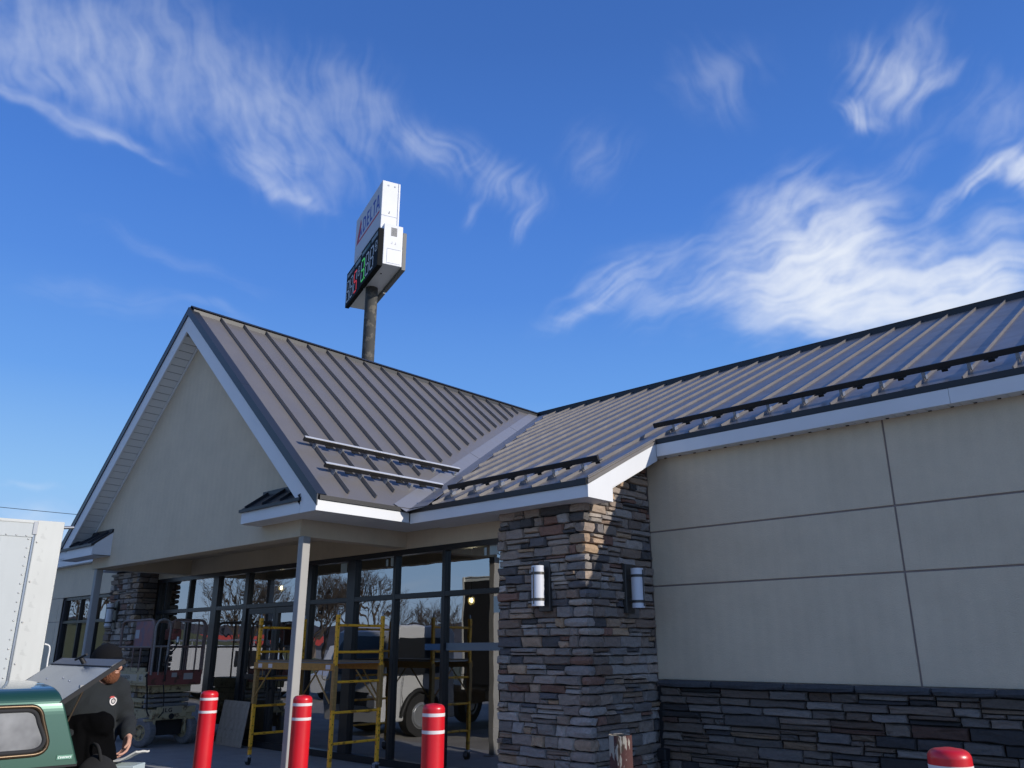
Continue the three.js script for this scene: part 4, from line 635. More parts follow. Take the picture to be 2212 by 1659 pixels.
// ------------------------------------------------------------------ green pickup with a cap, its hatch open
{ const a = 4 * D2R, t = thing('pickup_truck', 'green pickup with a fibreglass cap whose rear hatch is raised', 'pickup truck', [-5.693, GROUND, -2.056], -a);
  // local: x = 0 the side that faces right, going to -1.42; z = 0 the top of the cap's rear, the truck runs to +z; y0 = height above the ground of y = 0 in the scene
  const y0 = -GROUND, W = -1.42, L = 4.6;
  M.green = PH({ color: rgb(.02, .082, .054), roughness: .35, metalness: .35, clearcoat: 1, clearcoatRoughness: .06, map: rep(metalMap, 1.5) });
  const prof = (yTop, xIn) => { // section of the cap: side, rounded shoulder, crowned roof
    const s = new THREE.Shape(); s.moveTo(0, .86); s.lineTo(-.015, 1.14); s.bezierCurveTo(-.02, 1.235, -.05, 1.262, -.13, 1.278); s.bezierCurveTo(-.35, 1.315, W + .35, 1.315, W + .13, 1.278); s.bezierCurveTo(W + .05, 1.262, W + .02, 1.235, W + .015, 1.14); s.lineTo(W, .86); s.lineTo(0, .86); return s; };
  const cap = new THREE.ExtrudeGeometry(prof(), { depth: 1.75, bevelEnabled: true, bevelSize: .012, bevelThickness: .012, bevelSegments: 3, curveSegments: 16, steps: 6 });
  { const p = cap.attributes.position; for (let i = 0; i < p.count; i++) { const y = p.getY(i), z = p.getZ(i); p.setZ(i, z < .02 ? z - (1.22 - y) * .36 * (1 - z / .02 * .0) : z); } cap.computeVertexNormals(); }
  cap.translate(0, y0, .012); part(t, 'cap_shell', cap, M.green);
  // side window with its bronze frame and rubber seal
  const win = (x, r, m, ring) => { const s = new THREE.Shape(), z0 = .075, z1 = 1.6, lo = .925, hi = 1.185, q = r; s.moveTo(z0 + q + (hi - lo) * -.0, lo); s.lineTo(z1 - q, lo); s.quadraticCurveTo(z1, lo, z1, lo + q); s.lineTo(z1, hi - q); s.quadraticCurveTo(z1, hi, z1 - q, hi); s.lineTo(z0 + q + .04, hi); s.quadraticCurveTo(z0 + .05, hi, z0 + .035, hi - q); s.lineTo(z0 - .01, lo + q); s.quadraticCurveTo(z0 - .02, lo, z0 + q, lo); return s; };
  const contour = win(0, .07).getPoints(10), on = (p, k, x) => { const c = new THREE.Vector2(.8, 1.055), d = p.clone().sub(c); return V(x + .014 - (p.y - .86) * .055, p.y + (d.y > 0 ? -k : k) * Math.min(1, Math.abs(d.y) / .07) + y0, p.x + (d.x > 0 ? -k : k) * Math.min(1, Math.abs(d.x) / .5)); };
  const loop = (k, x, r) => new THREE.TubeGeometry(new THREE.CatmullRomCurve3(contour.slice(0, -1).map((p) => on(p, k, x)), true, 'centripetal'), 160, r, 8, true);
  part(t, 'window_frame', [loop(-.006, .0, .014)], M.bronze = S({ color: rgb(.085, .058, .034), roughness: .35, metalness: .7 }));
  part(t, 'window_seal', [loop(.014, .002, .013)], M.rubber);
  { const s = new THREE.ShapeGeometry(new THREE.Shape(contour.map((p) => { const q = on(p, .02, 0); return new THREE.Vector2(q.z, q.y); }))); s.rotateY(-Math.PI / 2); s.translate(.004, 0, 0); const p = s.attributes.position; for (let i = 0; i < p.count; i++) p.setX(i, .017 - (p.getY(i) - y0 - .86) * .055); part(t, 'side_window', s, PH({ color: rgb(.34, .345, .34), map: rep(noiseTex(256, (u, v) => .65 + .6 * fbm(u * 3, v * 3, 4, 3)), .55), roughness: .04, metalness: 0, ior: 3.2, specularIntensity: 1 })); }  // mottled pale map paints blotchy cloud reflections into the window colour
  // badge: white script lettering on the shell
  { const tx = canvasTex(256, 72, (g, w, h) => { g.fillStyle = '#5d8f78'; g.fillRect(0, 0, w, h); g.fillStyle = '#f2f4f0'; g.font = 'italic bold 56px serif'; g.fillText('Century', 12, 54, 232); }); print(t, 'badge', .088, .024, tx, [.0165, .893 + y0, -.05], [0, Math.PI / 2, 0]); }
  part(t, 'cap_seal', box(W - .005, .008, .835 + y0, .862 + y0, -.13, 1.8), M.rubber);
  // bed, tailgate, cab beyond the frame
  const bed = part(t, 'bed', [rbox(W - .06, .045, .2 + y0, .835 + y0, -.1, 1.85, .05, 3)], M.green, 'dark green load bed');
  part(t, 'tailgate', [rbox(W + .02, -.02, .55 + y0, .60 + y0, -.56, -.1, .015)], M.green);
  part(t, 'rear_bumper', rbox(W - .05, .04, .18 + y0, .32 + y0, -.26, -.1, .03, 2), M.galv);
  part(t, 'cab', [rbox(W - .04, .03, .2 + y0, .84 + y0, 1.87, L, .08, 3), rbox(W + .08, -.08, .8 + y0, 1.30 + y0, 1.88, 3.1, .12, 3)], M.green);
  for (const z of [.75, 3.7]) for (const x of [-.1, W + .1]) { const w = part(t, 'wheel', new THREE.CylinderGeometry(.33, .33, .22, 32).rotateZ(Math.PI / 2).translate(x, .33, z), M.rubber); part(w, 'rim', new THREE.CylinderGeometry(.2, .2, .23, 24).rotateZ(Math.PI / 2).translate(x, .33, z), M.galv); }
  // hatch: hinged on the top rear edge, raised above level
  const hy = 1.235 + y0, hz = -.02, dir = V(0, .225, -.31).normalize(), up = V(0, .31, .225).normalize(), len = .385, at = (x, s, h = 0) => V(x, hy, hz).addScaledVector(dir, s).addScaledVector(up, h);
  M.hatch = PH({ color: rgb(.215, .215, .205), roughness: .28, clearcoat: .5, clearcoatRoughness: .15, map: rep(concreteMap, 1.1) });
  const hx0 = W + .03, hx1 = -.025;
  const h = part(t, 'hatch', poly([at(hx1, -.06), at(hx1, len * .77), at(hx0, len * .77), at(hx0, -.06)], .012), M.hatch, 'grey tinted rear hatch held open');
  part(h, 'hatch_rail', poly([at(hx1 - .01, len * .785, .004), at(hx1 - .01, len, -.006), at(hx0 + .01, len, -.006), at(hx0 + .01, len * .785, .004)], .02), S({ color: rgb(.15, .15, .145), roughness: .55, map: rep(metalMap, .7) }));
  part(h, 'hatch_frame', [bar(at(hx1 + .004, -.05, -.012), at(hx1 + .004, len, -.016), .016, .028, up), bar(at(hx0, -.05, -.012), at(hx0, len, -.016), .016, .028, up), bar(at(hx0, len * .775, -.002), at(hx1, len * .775, -.002), .008, .014, up)], M.rubber);
  { const c = at(-.66, len * .84, .0); part(h, 'handle', [rod(c, c.clone().addScaledVector(up, .045), .016, 12), rod(c.clone().addScaledVector(up, .045).add(V(-.055, -.012, .02)), c.clone().addScaledVector(up, .05).add(V(.055, .02, -.02)), .008, 10)], M.black); }
  for (const [x, s] of [[-.42, .14], [-.62, .16], [-.95, .14]]) part(h, 'screw', [new THREE.SphereGeometry(.006, 8, 6).translate(...at(x, s, .002).toArray())], M.galv);
  part(t, 'gas_strut', [rod(V(-.05, 1.09 + y0, -.055), at(-.045, .11, -.02), .006, 10)], M.bronze);
  part(t, 'strut_bracket', rbox(-.06, -.03, 1.275 + y0, 1.305 + y0, -.13, -.09, .004), M.board);
}
// things lying on the lowered tailgate
{ const t = thing('tool_bag', 'dark rounded bag lying on the pickup tailgate under the coat', 'bag', [-6.43, .56, -2.60]);
  const g = new THREE.SphereGeometry(.21, 28, 18), p = g.attributes.position; for (let i = 0; i < p.count; i++) { const x = p.getX(i), y = p.getY(i), z = p.getZ(i), k = 1 + .09 * gn(x * 12 + z * 7, y * 12 - z * 5); p.setXYZ(i, x * 1.15 * k, Math.max(-.05, y * 1.12 * k), z * .8 * k); } g.computeVertexNormals();
  part(t, 'bag_body', g, M.cloth = S({ color: rgb(.012, .012, .013), roughness: .95 }));
  part(t, 'strap', tube([V(-.1, .2, 0), V(-.06, .3, .02), V(.06, .3, .02), V(.1, .2, 0)], .012, 20, 8), M.cloth); }
{ const t = thing('paper_board', 'bent white cardboard sheet on the tailgate below the black coat', 'cardboard', [-6.54, .745, -2.80], .75);
  const g = new THREE.BoxGeometry(.36, .012, .24, 10, 1, 6), p = g.attributes.position; for (let i = 0; i < p.count; i++) { const x = p.getX(i); p.setY(i, p.getY(i) + .25 * x + .35 * x * x + .02 * gn(x * 8, p.getZ(i) * 8)); } g.computeVertexNormals();
  part(t, 'sheet', g, S({ color: rgb(.62, .62, .58), roughness: .7 }));
  part(t, 'box', rbox(-.15, .17, -.22, -.03, -.1, .1, .006), S({ color: rgb(.42, .50, .52), roughness: .6 }), 'pale blue box below the sheet'); }

// ------------------------------------------------------------------ the man
const cap3 = (p, a, b, ra, rb) => { const ba = b.clone().sub(a), t = clamp(p.clone().sub(a).dot(ba) / ba.lengthSq(), 0, 1); return p.distanceTo(a.clone().addScaledVector(ba, t)) - lerp(ra, rb, t); };
const ell = (p, c, r) => { const q = V((p.x - c.x) / r.x, (p.y - c.y) / r.y, (p.z - c.z) / r.z), k = q.length(); return (k - 1) * Math.min(r.x, r.y, r.z); };
const smin = (a, b, k) => { const h = clamp(.5 + .5 * (b - a) / k, 0, 1); return lerp(b, a, h) - k * h * (1 - h); };
const mcMat = S({});
function field(fn, c, half, n) { // meshes fn(p) < 0 in a cube
  const mc = new MarchingCubes(n, mcMat, false, false, 120000), p = V();
  for (let k = 0; k < n; k++) for (let j = 0; j < n; j++) for (let i = 0; i < n; i++) { p.set(c.x + half * (i / (n / 2) - 1), c.y + half * (j / (n / 2) - 1), c.z + half * (k / (n / 2) - 1)); mc.field[i + j * n + k * n * n] = -fn(p) / half; }
  mc.isolation = 0; mc.update();
  const m = mc.count, pos = new Float32Array(m * 3), nor = new Float32Array(m * 3), e = half / n * .6, q = V();
  for (let i = 0; i < m; i++) {
    pos[i * 3] = c.x + half * mc.positionArray[i * 3]; pos[i * 3 + 1] = c.y + half * mc.positionArray[i * 3 + 1]; pos[i * 3 + 2] = c.z + half * mc.positionArray[i * 3 + 2];
    const f = (dx, dy, dz) => fn(q.set(pos[i * 3] + dx, pos[i * 3 + 1] + dy, pos[i * 3 + 2] + dz)); const g = V(f(e, 0, 0) - f(-e, 0, 0), f(0, e, 0) - f(0, -e, 0), f(0, 0, e) - f(0, 0, -e)).normalize();
    nor.set([g.x, g.y, g.z], i * 3);
  }
  const g = new THREE.BufferGeometry(); g.setAttribute('position', new THREE.BufferAttribute(pos, 3)); g.setAttribute('normal', new THREE.BufferAttribute(nor, 3)); return g;
}
{ // local axes: z = the way he faces, x = his left, y up from the ground; 1.66 m to the crown
  const t = thing('person', 'person in black cap and dark sweatshirt holding a black coat behind the pickup', 'person', [-6.85, GROUND, -2.64], Math.atan2(.95, .15));
  t.scale.setScalar(1.055);
  const hip = .86, J = { pel: V(0, .88, 0), chest: V(0, 1.20, .02), neck: V(0, 1.385, .01), head: V(.085, 1.53, .07), shL: V(.185, 1.345, .0), shR: V(-.185, 1.345, 0), elL: V(.29, 1.13, -.03), wrL: V(.265, 1.06, .17), elR: V(-.29, 1.10, .02), wrR: V(-.13, 1.07, .25) };
  // head with its own fine grid
  const hd = J.head, TC = Math.cos(.62), TS = Math.sin(.62), toHead = (p) => { const q = p.clone().sub(hd); return q.set(q.x * TC - q.z * TS, q.y, q.x * TS + q.z * TC); }, headF = (p) => {
    const q = toHead(p); let d = ell(q, V(0, .03, -.012), V(.078, .098, .098));
    d = smin(d, ell(q, V(0, -.055, .018), V(.060, .066, .072)), .03);         // jaw
    d = smin(d, cap3(q, V(0, .01, .092), V(0, -.026, .112), .010, .016), .012); // nose
    for (const s of [1, -1]) { d = smin(d, ell(q, V(s * .080, -.005, -.008), V(.010, .030, .018)), .008); d = smin(d, ell(q, V(s * .034, .024, .080), V(.02, .010, .014)), .012); d = Math.max(d, -ell(q, V(s * .031, .006, .101), V(.016, .010, .014))); d = smin(d, ell(q, V(s * .031, .006, .083), V(.013, .010, .011)), .003); d = smin(d, ell(q, V(s * .045, -.03, .068), V(.025, .022, .02)), .02); }
    d = smin(d, ell(q, V(0, -.052, .096), V(.022, .006, .010)), .006); d = smin(d, ell(q, V(0, -.064, .093), V(.020, .007, .010)), .006);
    return smin(d, cap3(q, V(0, -.07, -.02), V(0, -.17, -.035), .055, .062), .03);
  };
  const hand = (w, dir, up, s) => { // a palm with four bent fingers and a thumb
    const side = dir.clone().cross(up).normalize().multiplyScalar(s), P = (a, b, c) => w.clone().addScaledVector(dir, a).addScaledVector(side, b).addScaledVector(up, c), bones = [];
    for (let i = 0; i < 4; i++) { const b = -.03 + i * .02, l = [.9, 1.05, 1, .8][i], k = .016 + i * .004; bones.push([P(.03, b * .6, 0), P(.085, b, 0), .014, .011], [P(.085, b, 0), P(.085 + .036 * l, b * 1.05, k), .0105, .0095], [P(.085 + .036 * l, b * 1.05, k), P(.085 + .056 * l, b * 1.05, k * 2.6), .0095, .0085], [P(.085 + .056 * l, b * 1.05, k * 2.6), P(.085 + .062 * l, b * 1.02, k * 4.2), .0085, .0075]); }
    bones.push([P(.015, -.02, .005), P(.05, -.052, .02), .016, .012], [P(.05, -.052, .02), P(.082, -.062, .032), .0115, .0095], [P(.082, -.062, .032), P(.10, -.056, .046), .0095, .008]);
    const palm = (p) => smin(cap3(p, P(.0, -.012, 0), P(.07, -.016, 0), .022, .020), cap3(p, P(.0, .012, 0), P(.07, .02, 0), .02, .018), .02);
    return (p) => { let d = smin(palm(p), cap3(p, P(-.025, 0, 0), P(.01, 0, 0), .026, .024), .02); let f = 9; for (const [a, b, ra, rb] of bones) f = Math.min(f, cap3(p, a, b, ra, rb)); return smin(d, f, .008); };
  };
  const hl = hand(V(.262, 1.045, .19), V(-.08, -.9, .36).normalize(), V(-.95, .05, .3).normalize(), 1), hr = hand(V(-.13, 1.07, .26), V(.55, -.45, .6).normalize(), V(0, -.7, -.6).normalize(), -1);
  const bodyF = (p) => {
    let d = ell(p, V(0, 1.16, .015), V(.165, .24, .125)); d = smin(d, ell(p, V(0, .98, .035), V(.17, .16, .14)), .08); d = smin(d, cap3(p, J.shL, J.shR, .07, .07), .06);
    for (const [s, e, w] of [['shL', 'elL', 'wrL'], ['shR', 'elR', 'wrR']]) d = smin(d, Math.min(cap3(p, J[s], J[e], .056, .042), cap3(p, J[e], J[w], .038, .027)), .03);
    for (const s of [1, -1]) d = smin(d, Math.min(cap3(p, V(s * .1, .86, 0), V(s * .12, .47, .02), .095, .062), cap3(p, V(s * .12, .47, .02), V(s * .125, .09, -.02), .06, .042), cap3(p, V(s * .125, .05, -.04), V(s * .14, .04, .14), .045, .038)), .04);
    return smin(d, cap3(p, V(0, 1.36, 0), V(.055, 1.45, .04), .068, .058), .03);
  };
  part(t, 'body', [field(bodyF, V(0, .8, 0), .95, 96), field(headF, hd, .2, 84), field(hl, V(.25, .98, .22), .16, 60), field(hr, V(-.1, 1.04, .3), .16, 60)], M.skin = S({ color: rgb(.50, .27, .19), roughness: .6 }));
  const wr = (p, k) => k * (gn(p.x * 9 + p.z * 5, p.y * 13 + 3) + .6 * gn(p.x * 17 - p.y * 9, p.z * 19 + p.y * 7));
  const shirt = (p) => {
    let d = ell(p, V(0, 1.17, .02), V(.205, .265, .155)); d = smin(d, ell(p, V(0, .98, .04), V(.21, .17, .175)), .08); d = smin(d, cap3(p, J.shL, J.shR, .088, .088), .07);
    for (const [s, e, w] of [['shL', 'elL', 'wrL'], ['shR', 'elR', 'wrR']]) { const fold = .007 * Math.sin(p.y * 62 + p.x * 31) * sstep(.25, .0, p.distanceTo(J[e])); d = smin(d, Math.min(cap3(p, J[s], J[e], .087, .069), cap3(p, J[e], J[w], .067, .054)) + fold, .035); }
    d += wr(p, .006) + .006 * Math.sin(p.y * 46 + 4 * gn(p.x * 7, p.z * 7)) * sstep(1.12, .9, p.y); d = Math.max(d, .84 - p.y + .008 * Math.sin(p.x * 20)); d = Math.max(d, -(cap3(p, V(.02, 1.40, .025), V(.1, 1.6, .06), .066, .085)));
    return d;
  };
  M.sweat = S({ color: rgb(.032, .040, .046), roughness: .95, map: rep(grain, .12), bumpMap: rep(grain, .06), bumpScale: .003 });
  const sw = part(t, 'sweatshirt', field(shirt, V(0, 1.13, .05), .46, 92), M.sweat);
  { const logo = canvasTex(128, 128, (g) => { g.fillStyle = '#20272b'; g.fillRect(0, 0, 128, 128); g.fillStyle = '#d9d3cf'; g.beginPath(); g.arc(68, 70, 50, 0, 7); g.fill(); g.fillStyle = '#2a3038'; g.beginPath(); g.arc(68, 70, 34, 0, 7); g.fill(); g.fillStyle = '#b8b4b0'; g.beginPath(); g.arc(68, 70, 22, 0, 7); g.fill(); g.fillStyle = '#c25450'; g.fillRect(14, 8, 60, 22); });
    const g = new THREE.CircleGeometry(.036, 24), p = g.attributes.position; for (let i = 0; i < p.count; i++) { const x = .15 + p.getX(i), y = 1.275 + p.getY(i); let z = .32; for (let k = 0; k < 60 && shirt(V(x, y, z)) > .002; k++) z -= .004; p.setXYZ(i, x, y, z + .003); } g.computeVertexNormals(); part(sw, 'chest_logo', g, printMat(logo, .9), 'small round white and red logo'); }
  part(t, 'trousers', field((p) => { let d = ell(p, V(0, .88, .01), V(.19, .14, .155)); for (const s of [1, -1]) d = smin(d, Math.min(cap3(p, V(s * .1, .86, 0), V(s * .12, .47, .02), .115, .085), cap3(p, V(s * .12, .47, .02), V(s * .125, .06, -.02), .085, .078)), .04); d += wr(p, .006); return Math.max(d, p.y - .93, .045 - p.y); }, V(0, .48, 0), .5, 70), S({ color: rgb(.035, .042, .042), roughness: .95 }));
  for (const s of [1, -1]) part(t, 'boot', field((p) => Math.max(smin(cap3(p, V(s * .125, .055, -.04), V(s * .145, .045, .17), .058, .048), cap3(p, V(s * .125, .05, -.03), V(s * .125, .16, -.03), .06, .06), .03), .004 - p.y), V(s * .13, .1, .05), .24, 40), M.boot = S({ color: rgb(.05, .032, .02), roughness: .8 }));
  const beard = (p) => { const q = toHead(p); let d = ell(q, V(0, -.072, .026), V(.067, .066, .078)); d = smin(d, ell(q, V(0, -.098, .05), V(.045, .04, .045)), .02); d += .0035 * gn(q.x * 160, q.y * 120 + q.z * 90); d = Math.max(d, q.y + .028 - .55 * Math.max(0, Math.abs(q.x) - .035)); d = Math.max(d, -ell(q, V(0, -.055, .108), V(.026, .016, .028)), -q.z - .03); return d; };
  part(t, 'beard', field(beard, hd.clone().add(V(0, -.07, .03)), .12, 64), S({ color: rgb(.15, .055, .025), roughness: .95 }));
  const hatF = (p) => { const q = toHead(p); let d = ell(q, V(0, .042, -.012), V(.094, .098, .112)); d = Math.max(d, .028 - q.y - .05 * Math.min(0, q.z)); const bill = Math.max(Math.abs(q.y - .040 + 2.2 * (q.z - .09) * (q.z - .09) + 1.8 * q.x * q.x) - .005, Math.hypot(q.x / .085, (q.z - .075) / .115) * .1 - .1, .06 - q.z); return smin(d, bill, .006); };
  const hat = part(t, 'cap', field(hatF, hd.clone().add(V(0, .05, .03)), .18, 84), PH({ color: rgb(.010, .010, .011), specularIntensity: .25, roughness: .95, bumpMap: rep(grain, .04), bumpScale: .002 }));
  part(hat, 'cap_button', new THREE.SphereGeometry(.009, 10, 8).scale(1, .6, 1).translate(hd.x - .012 * TS, hd.y + .142, hd.z - .012 * TC), M.cloth);
  for (const s of [1, -1]) part(t, 'eye', new THREE.SphereGeometry(.009, 12, 8).translate(hd.x + s * .031 * TC + .088 * TS, hd.y + .006, hd.z - s * .031 * TS + .088 * TC), S({ color: rgb(.10, .07, .05), roughness: .2 }));
  t.updateMatrixWorld(true);
  // the coat over his right arm: a hanging cloth with folds
  const c = thing('coat', 'black coat hanging from the arm of the person in the cap', 'coat', t.position.toArray(), t.rotation.y);
  c.scale.setScalar(1.055);
  const coat = (p) => { const y = p.y, w = lerp(.10, .165, sstep(1.18, .8, y)); const q = V(p.x + .02 + .06 * (1.1 - y), 0, p.z - .27 - .05 * Math.sin(y * 9)); const ang = Math.atan2(q.z, q.x); let d = Math.hypot(q.x / 1.25, q.z / .62) - w * (1 + .10 * Math.sin(ang * 5 + y * 7) + .06 * Math.sin(ang * 9 - y * 12)); d *= .7; d = Math.max(d, y - 1.17 + .3 * Math.abs(q.x) * Math.abs(q.x) * 6, .72 - y + .05 * Math.sin(p.x * 21)); d = smin(d, cap3(p, V(-.25, 1.10, .08), V(.05, 1.13, .3), .075, .085), .04); return d + .006 * gn(p.x * 22, y * 18 + p.z * 15); };
  part(c, 'coat_body', field(coat, V(0, .98, .24), .36, 84), PH({ color: rgb(.0035, .0035, .004), roughness: 1, specularIntensity: .12, bumpMap: rep(grain, .05), bumpScale: .004 }));
  part(c, 'drawstring', [tube([V(.10, .86, .40), V(.13, .80, .44), V(.12, .72, .43), V(.16, .68, .42)], .004, 20, 6), tube([V(.13, .88, .40), V(.18, .80, .43), V(.17, .72, .42), V(.13, .69, .44)], .004, 20, 6)], M.black);
}

// ------------------------------------------------------------------ lamps inside the store
{ const bulbM = S({ color: rgb(.9, .8, .6), emissive: rgb(1, .82, .5), emissiveIntensity: 6 });
  for (const [label, x, y, z] of [['lit caged work lamp seen through the transom over the doors', -15.344, 2.72, -9.5], ['lit caged work lamp seen through the window nearest the stone pillar', -9.643, 2.25, -9.5], ['lit caged work lamp seen through the window above the scissor lift', -19.741, 2.68, -9.5]]) {
    const t = thing('work_lamp', label, 'work lamp', [x, y, z], 0, 'caged work lamps strung inside the store');
    part(t, 'cord', rod(V(0, .12, 0), V(0, 3.21 - y, 0), .006, 6), M.black);
    part(t, 'socket', new THREE.CylinderGeometry(.022, .028, .08, 14).translate(0, .085, 0), M.black);
    part(t, 'bulb', new THREE.SphereGeometry(.034, 16, 12).scale(1, 1.2, 1), bulbM);
    part(t, 'cage', [...Array.from({ length: 6 }, (_, i) => { const a = i * Math.PI / 3, c = Math.cos(a), s = Math.sin(a); return tube([V(.028 * c, .06, .028 * s), V(.055 * c, .02, .055 * s), V(.055 * c, -.03, .055 * s), V(0, -.075, 0)], .003, 12, 5); }), new THREE.TorusGeometry(.057, .003, 5, 20).rotateX(Math.PI / 2)], S({ color: rgb(.35, .28, .1), roughness: .5 }));
    const l = new THREE.PointLight(new THREE.Color(1, .82, .55), .4, 0, 2); l.name = 'work_lamp_light'; l.castShadow = true; l.shadow.radius = 2; t.add(l);
  } }

// ------------------------------------------------------------------ wires
{ const M_w = M.black; const wire = (label, a, b, sag, r, group) => { const pts = []; for (let i = 0; i <= 16; i++) { const u = i / 16, p = a.clone().lerp(b, u); p.y -= sag * 4 * u * (1 - u); pts.push(p); } const o = part(scene, 'overhead_wire', new THREE.TubeGeometry(new THREE.CatmullRomCurve3(pts), 48, r, 6), M_w); return tag(o, label, 'wire', group); };
  wire('thin overhead wire crossing the sky left of the gable', V(-80, 13.2, -6), V(-60, 10.9, -42), .25, .022);
  wire('lower of the two overhead wires mirrored in the upper storefront panes', V(-58, 9.3, 1), V(-6, 4.0, 26), .3, .02, 'wires across the street');
  wire('upper of the two overhead wires mirrored in the upper storefront panes', V(-58, 9.9, 1.3), V(-6, 4.5, 26.3), .3, .02, 'wires across the street'); }

// ------------------------------------------------------------------ across the lot: what the glass mirrors
{ const hills = []; for (const [a0, dist, hgt, seed] of [[0, 900, 46, 1], [0, 620, 20, 2]]) { const p = [], n = 160; for (let i = 0; i <= n; i++) { const a = -.9 * Math.PI + i / n * 1.6 * Math.PI, h = hgt * (.72 + .4 * fbm(i * .06 + seed * 9, seed * 3.3, 4)), f = dist; p.push([V(-Math.cos(a) * f, -4, Math.sin(a) * f), V(-Math.cos(a) * (f + 160), h, Math.sin(a) * (f + 160))]); }
    const v = []; for (let i = 0; i < n; i++) { const [a, b] = p[i], [c, d] = p[i + 1]; for (const q of [a, c, b, c, d, b]) v.push(q.x, q.y, q.z); }
    const g = new THREE.BufferGeometry().setAttribute('position', new THREE.BufferAttribute(new Float32Array(v), 3)); g.computeVertexNormals(); hills.push(g); }
  structure('hills', hills, S({ color: rgb(.085, .075, .085), roughness: 1, map: rep(soft, 60), side: THREE.DoubleSide }));
  structure('grass_verge', box(-75, -22, GROUND - .1, GROUND + .02, 8, 70).translate(0, 0, 0), S({ color: rgb(.085, .10, .035), roughness: 1, map: rep(soft, 5) })); }
{ structure('grass_bank', poly([V(-33, GROUND, 14), V(-33, GROUND, -34), V(-60, 3.4, -34), V(-60, 3.4, 10)], .3), S({ color: rgb(.11, .12, .045), roughness: 1, map: rep(rockMap, 5) })); }
function bareTree(label, x, z, H, seed, spread = .5) {
  const r = mulberry(seed), t = thing('bare_tree', label, 'tree', [x, GROUND, z], 0, 'bare trees across the street'), trunk = [], twigs = [];
  const grow = (p, d, len, rad, depth) => {
    const q = p.clone().addScaledVector(d, len), mid = p.clone().lerp(q, .5).add(V((r() - .5) * len * .12, (r() - .5) * len * .1, (r() - .5) * len * .12));
    (depth < 2 ? trunk : twigs).push(rod(p, mid, rad, depth < 3 ? 7 : 4, rad * .85), rod(mid, q, rad * .85, depth < 3 ? 7 : 4, rad * .68));
    if (depth > 6) return;
    const n = depth < 1 ? 4 : 2 + (r() < .6 ? 1 : 0);
    for (let i = 0; i < n; i++) { const s = spread * (.7 + .6 * r()), nd = d.clone().add(V((r() - .5) * 2 * s, (r() - .25) * .5, (r() - .5) * 2 * s)).normalize(); grow(i ? p.clone().lerp(q, .55 + .45 * r()) : q, nd, len * (.66 + .22 * r()), rad * .66, depth + 1); }
  };
  grow(V(0, 0, 0), V((r() - .5) * .15, 1, (r() - .5) * .15).normalize(), H * .22, H * .013, 0);
  const bark = M.bark ??= S({ color: rgb(.07, .055, .045), roughness: 1 });
  part(t, 'trunk', trunk, bark); part(t, 'bare_branches', twigs, bark);
}
for (const [l, x, z, h, s, sp] of [['bare tree mirrored in the pane left of the doors', -54, 15, 9.5, 41, .62], ['bare tree mirrored in the transom over the doors', -50, 13, 8.8, 42, .6], ['slender bare tree mirrored right of the steel post', -50, 18.5, 8.2, 43, .45], ['bare tree mirrored beside the steel post, farther off', -58, 25, 9.4, 44, .5], ['tall bare tree mirrored above the right end of the scaffold', -48, 22, 9.8, 45, .55], ['low bushy bare tree mirrored beside the pillar end', -43, 21.5, 6.6, 46, .7], ['low bare tree mirrored in the window next to the last', -43, 24.5, 6.4, 47, .7], ['bare tree mirrored in the left wing windows', -57, 4, 9, 48, .65], ['bare tree mirrored at the edge of the left wing windows', -52, -1, 8, 49, .65]]) bareTree(l, x, z, h, s, sp);
{ const t = thing('red_roof_building', 'low shop with a red metal front mirrored in the storefront', 'building', [-69, GROUND, 26], 1.15);
  part(t, 'wall', box(-9, 9, 0, 2.1, -6, 0), S({ color: rgb(.25, .20, .16), roughness: .9 })); part(t, 'roof', [box(-9.4, 9.4, 2.0, 2.75, -6.2, .3)], S({ color: rgb(.48, .06, .05), roughness: .6 }));
  for (let i = 0; i < 6; i++) part(t, 'window', box(-8 + i * 2.8, -6.4 + i * 2.8, .8, 2.0, .0, .03), M.frame); }
function van(label, x, z, turn) {
  const t = thing('white_van', label, 'van', [x, GROUND, z], turn, 'white vans parked across the lot'), s = new THREE.Shape(); [[-2.4, .3], [2.3, .3], [2.4, .8], [1.75, 1.0], [1.2, 1.72], [-2.35, 1.78]].forEach(([a, b], i) => (i ? s.lineTo(a, b) : s.moveTo(a, b)));
  part(t, 'body', new THREE.ExtrudeGeometry(s, { depth: 1.8, bevelEnabled: true, bevelSize: .05, bevelThickness: .06, bevelSegments: 3 }).translate(0, 0, -.9), M.vanwhite ??= PH({ color: rgb(.52, .53, .54), roughness: .3, clearcoat: .6 }));
  for (const sd of [-1, 1]) { part(t, 'side_window', poly([V(.3, 1.1, sd * .965), V(1.45, 1.1, sd * .965), V(1.1, 1.6, sd * .965), V(.3, 1.6, sd * .965)].sort(() => 0), .01), M.frame); part(t, 'ladder_rack', [rod(V(-2, 1.98, sd * .6), V(1, 1.98, sd * .6), .03), rod(V(-1.8, 1.8, sd * .6), V(-1.8, 1.98, sd * .6), .025), rod(V(.8, 1.75, sd * .6), V(.8, 1.98, sd * .6), .025)], M.steel); }
  for (const [wx, wz] of [[-1.5, .8], [1.5, .8], [-1.5, -.8], [1.5, -.8]]) { const w = part(t, 'wheel', new THREE.CylinderGeometry(.33, .33, .24, 28).rotateX(Math.PI / 2).translate(wx, .33, wz), M.rubber); part(w, 'rim', new THREE.CylinderGeometry(.2, .2, .25, 20).rotateX(Math.PI / 2).translate(wx, .33, wz), M.galv); }
  part(t, 'tail_lamp', box(-2.46, -2.42, .9, 1.3, -.9, -.75), M.red); return t;
}
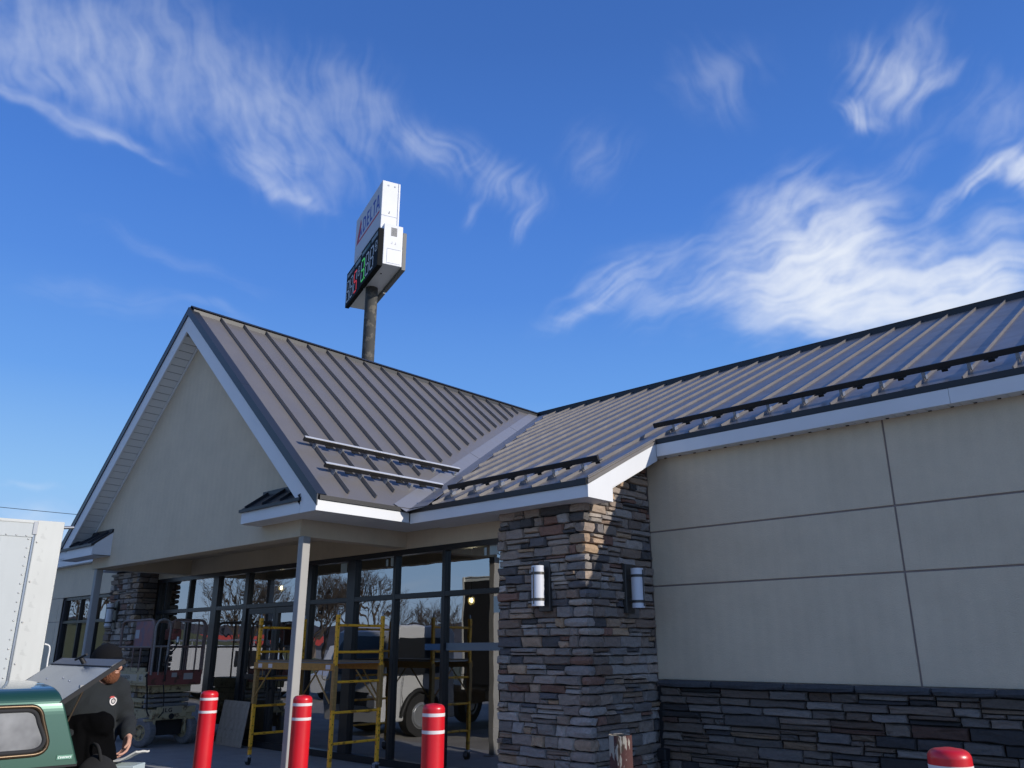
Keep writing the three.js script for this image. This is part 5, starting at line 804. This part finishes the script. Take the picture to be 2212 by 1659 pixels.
{ const v0 = van('white van with a roof rack mirrored left of the doors', -28.2, .6, -.75), c = v0.clone(); c.name = numbered('white_van'); c.position.set(-25, GROUND, 4.2); c.rotation.y = 1.2; c.userData = { ...v0.userData, label: 'white van mirrored behind the yellow scaffold' }; scene.add(c); }
{ // cab-over truck facing the store
  const t = thing('cab_truck', 'white cab-over truck mirrored behind the right end of the scaffold', 'truck', [-13.5, GROUND, -3.4], 0);
  const s = new THREE.Shape(); [[-1.0, .35], [.95, .35], [1.0, .75], [.95, 1.1], [.68, 2.0], [.5, 2.12], [-.85, 2.12], [-.95, 2.0], [-1, 1.2]].forEach(([a, b], i) => (i ? s.lineTo(a, b) : s.moveTo(a, b)));
  const body = new THREE.ExtrudeGeometry(s, { depth: 1.8, bevelEnabled: true, bevelSize: .05, bevelThickness: .06, bevelSegments: 3 }).rotateY(Math.PI / 2).translate(-1.86, 0, 0); // now forward is -z, x from -1.86 to 0
  part(t, 'cab', body, M.vanwhite);
  const fz = (y) => (y < 1.1 ? -1.05 : lerp(-1.0, -.73, (y - 1.1) / .9)) - .055;
  part(t, 'windshield', poly([V(-.14, 1.2, fz(1.2)), V(-1.66, 1.2, fz(1.2)), V(-1.62, 1.95, fz(1.95)), V(-.18, 1.95, fz(1.95))], .01), M.frame);
  part(t, 'grille', box(-1.5, -.3, .6, .85, -1.085, -1.06), M.frame);
  for (const x of [-.2, -1.6]) part(t, 'headlight', rbox(x - .13, x + .13, .58, .8, -1.09, -1.05, .01), M.galv);
  part(t, 'door_window', poly([V(.065, 1.2, .5), V(.065, 1.2, -.85), V(.065, 1.92, -.62), V(.065, 1.92, .5)].reverse(), .01), M.frame);
  part(t, 'door_gap', [box(.06, .064, .5, 1.2, .52, .535), box(.06, .064, .5, 1.2, -.5, -.49)], M.black);
  part(t, 'mirror', [rbox(.14, .30, 1.35, 1.75, -.95, -.88, .02), rod(V(.06, 1.5, -.85), V(.2, 1.6, -.9), .015)], M.black);
  for (const z of [-.0, 3.0]) for (const x of [-.1, -1.7]) { const w = part(t, 'wheel', new THREE.CylinderGeometry(.4, .4, .24, 32).rotateZ(Math.PI / 2).translate(x + .06, .4, z), M.rubber); part(w, 'rim', [new THREE.CylinderGeometry(.25, .25, .25, 28).rotateZ(Math.PI / 2).translate(x + .06, .4, z), new THREE.TorusGeometry(.2, .03, 8, 28).rotateY(Math.PI / 2).translate(x + .06 + .13, .4, z)], M.galv); }
  part(t, 'wheel_arch', new THREE.TorusGeometry(.47, .05, 8, 24, Math.PI).rotateY(Math.PI / 2).translate(.05, .4, 0), M.black);
  part(t, 'flat_bed', [box(-1.85, .05, .8, .95, 1.1, 4.4), box(-1.4, -.4, .5, .8, .9, 4.2)], M.wood);
}
renderer.render(scene, camera);
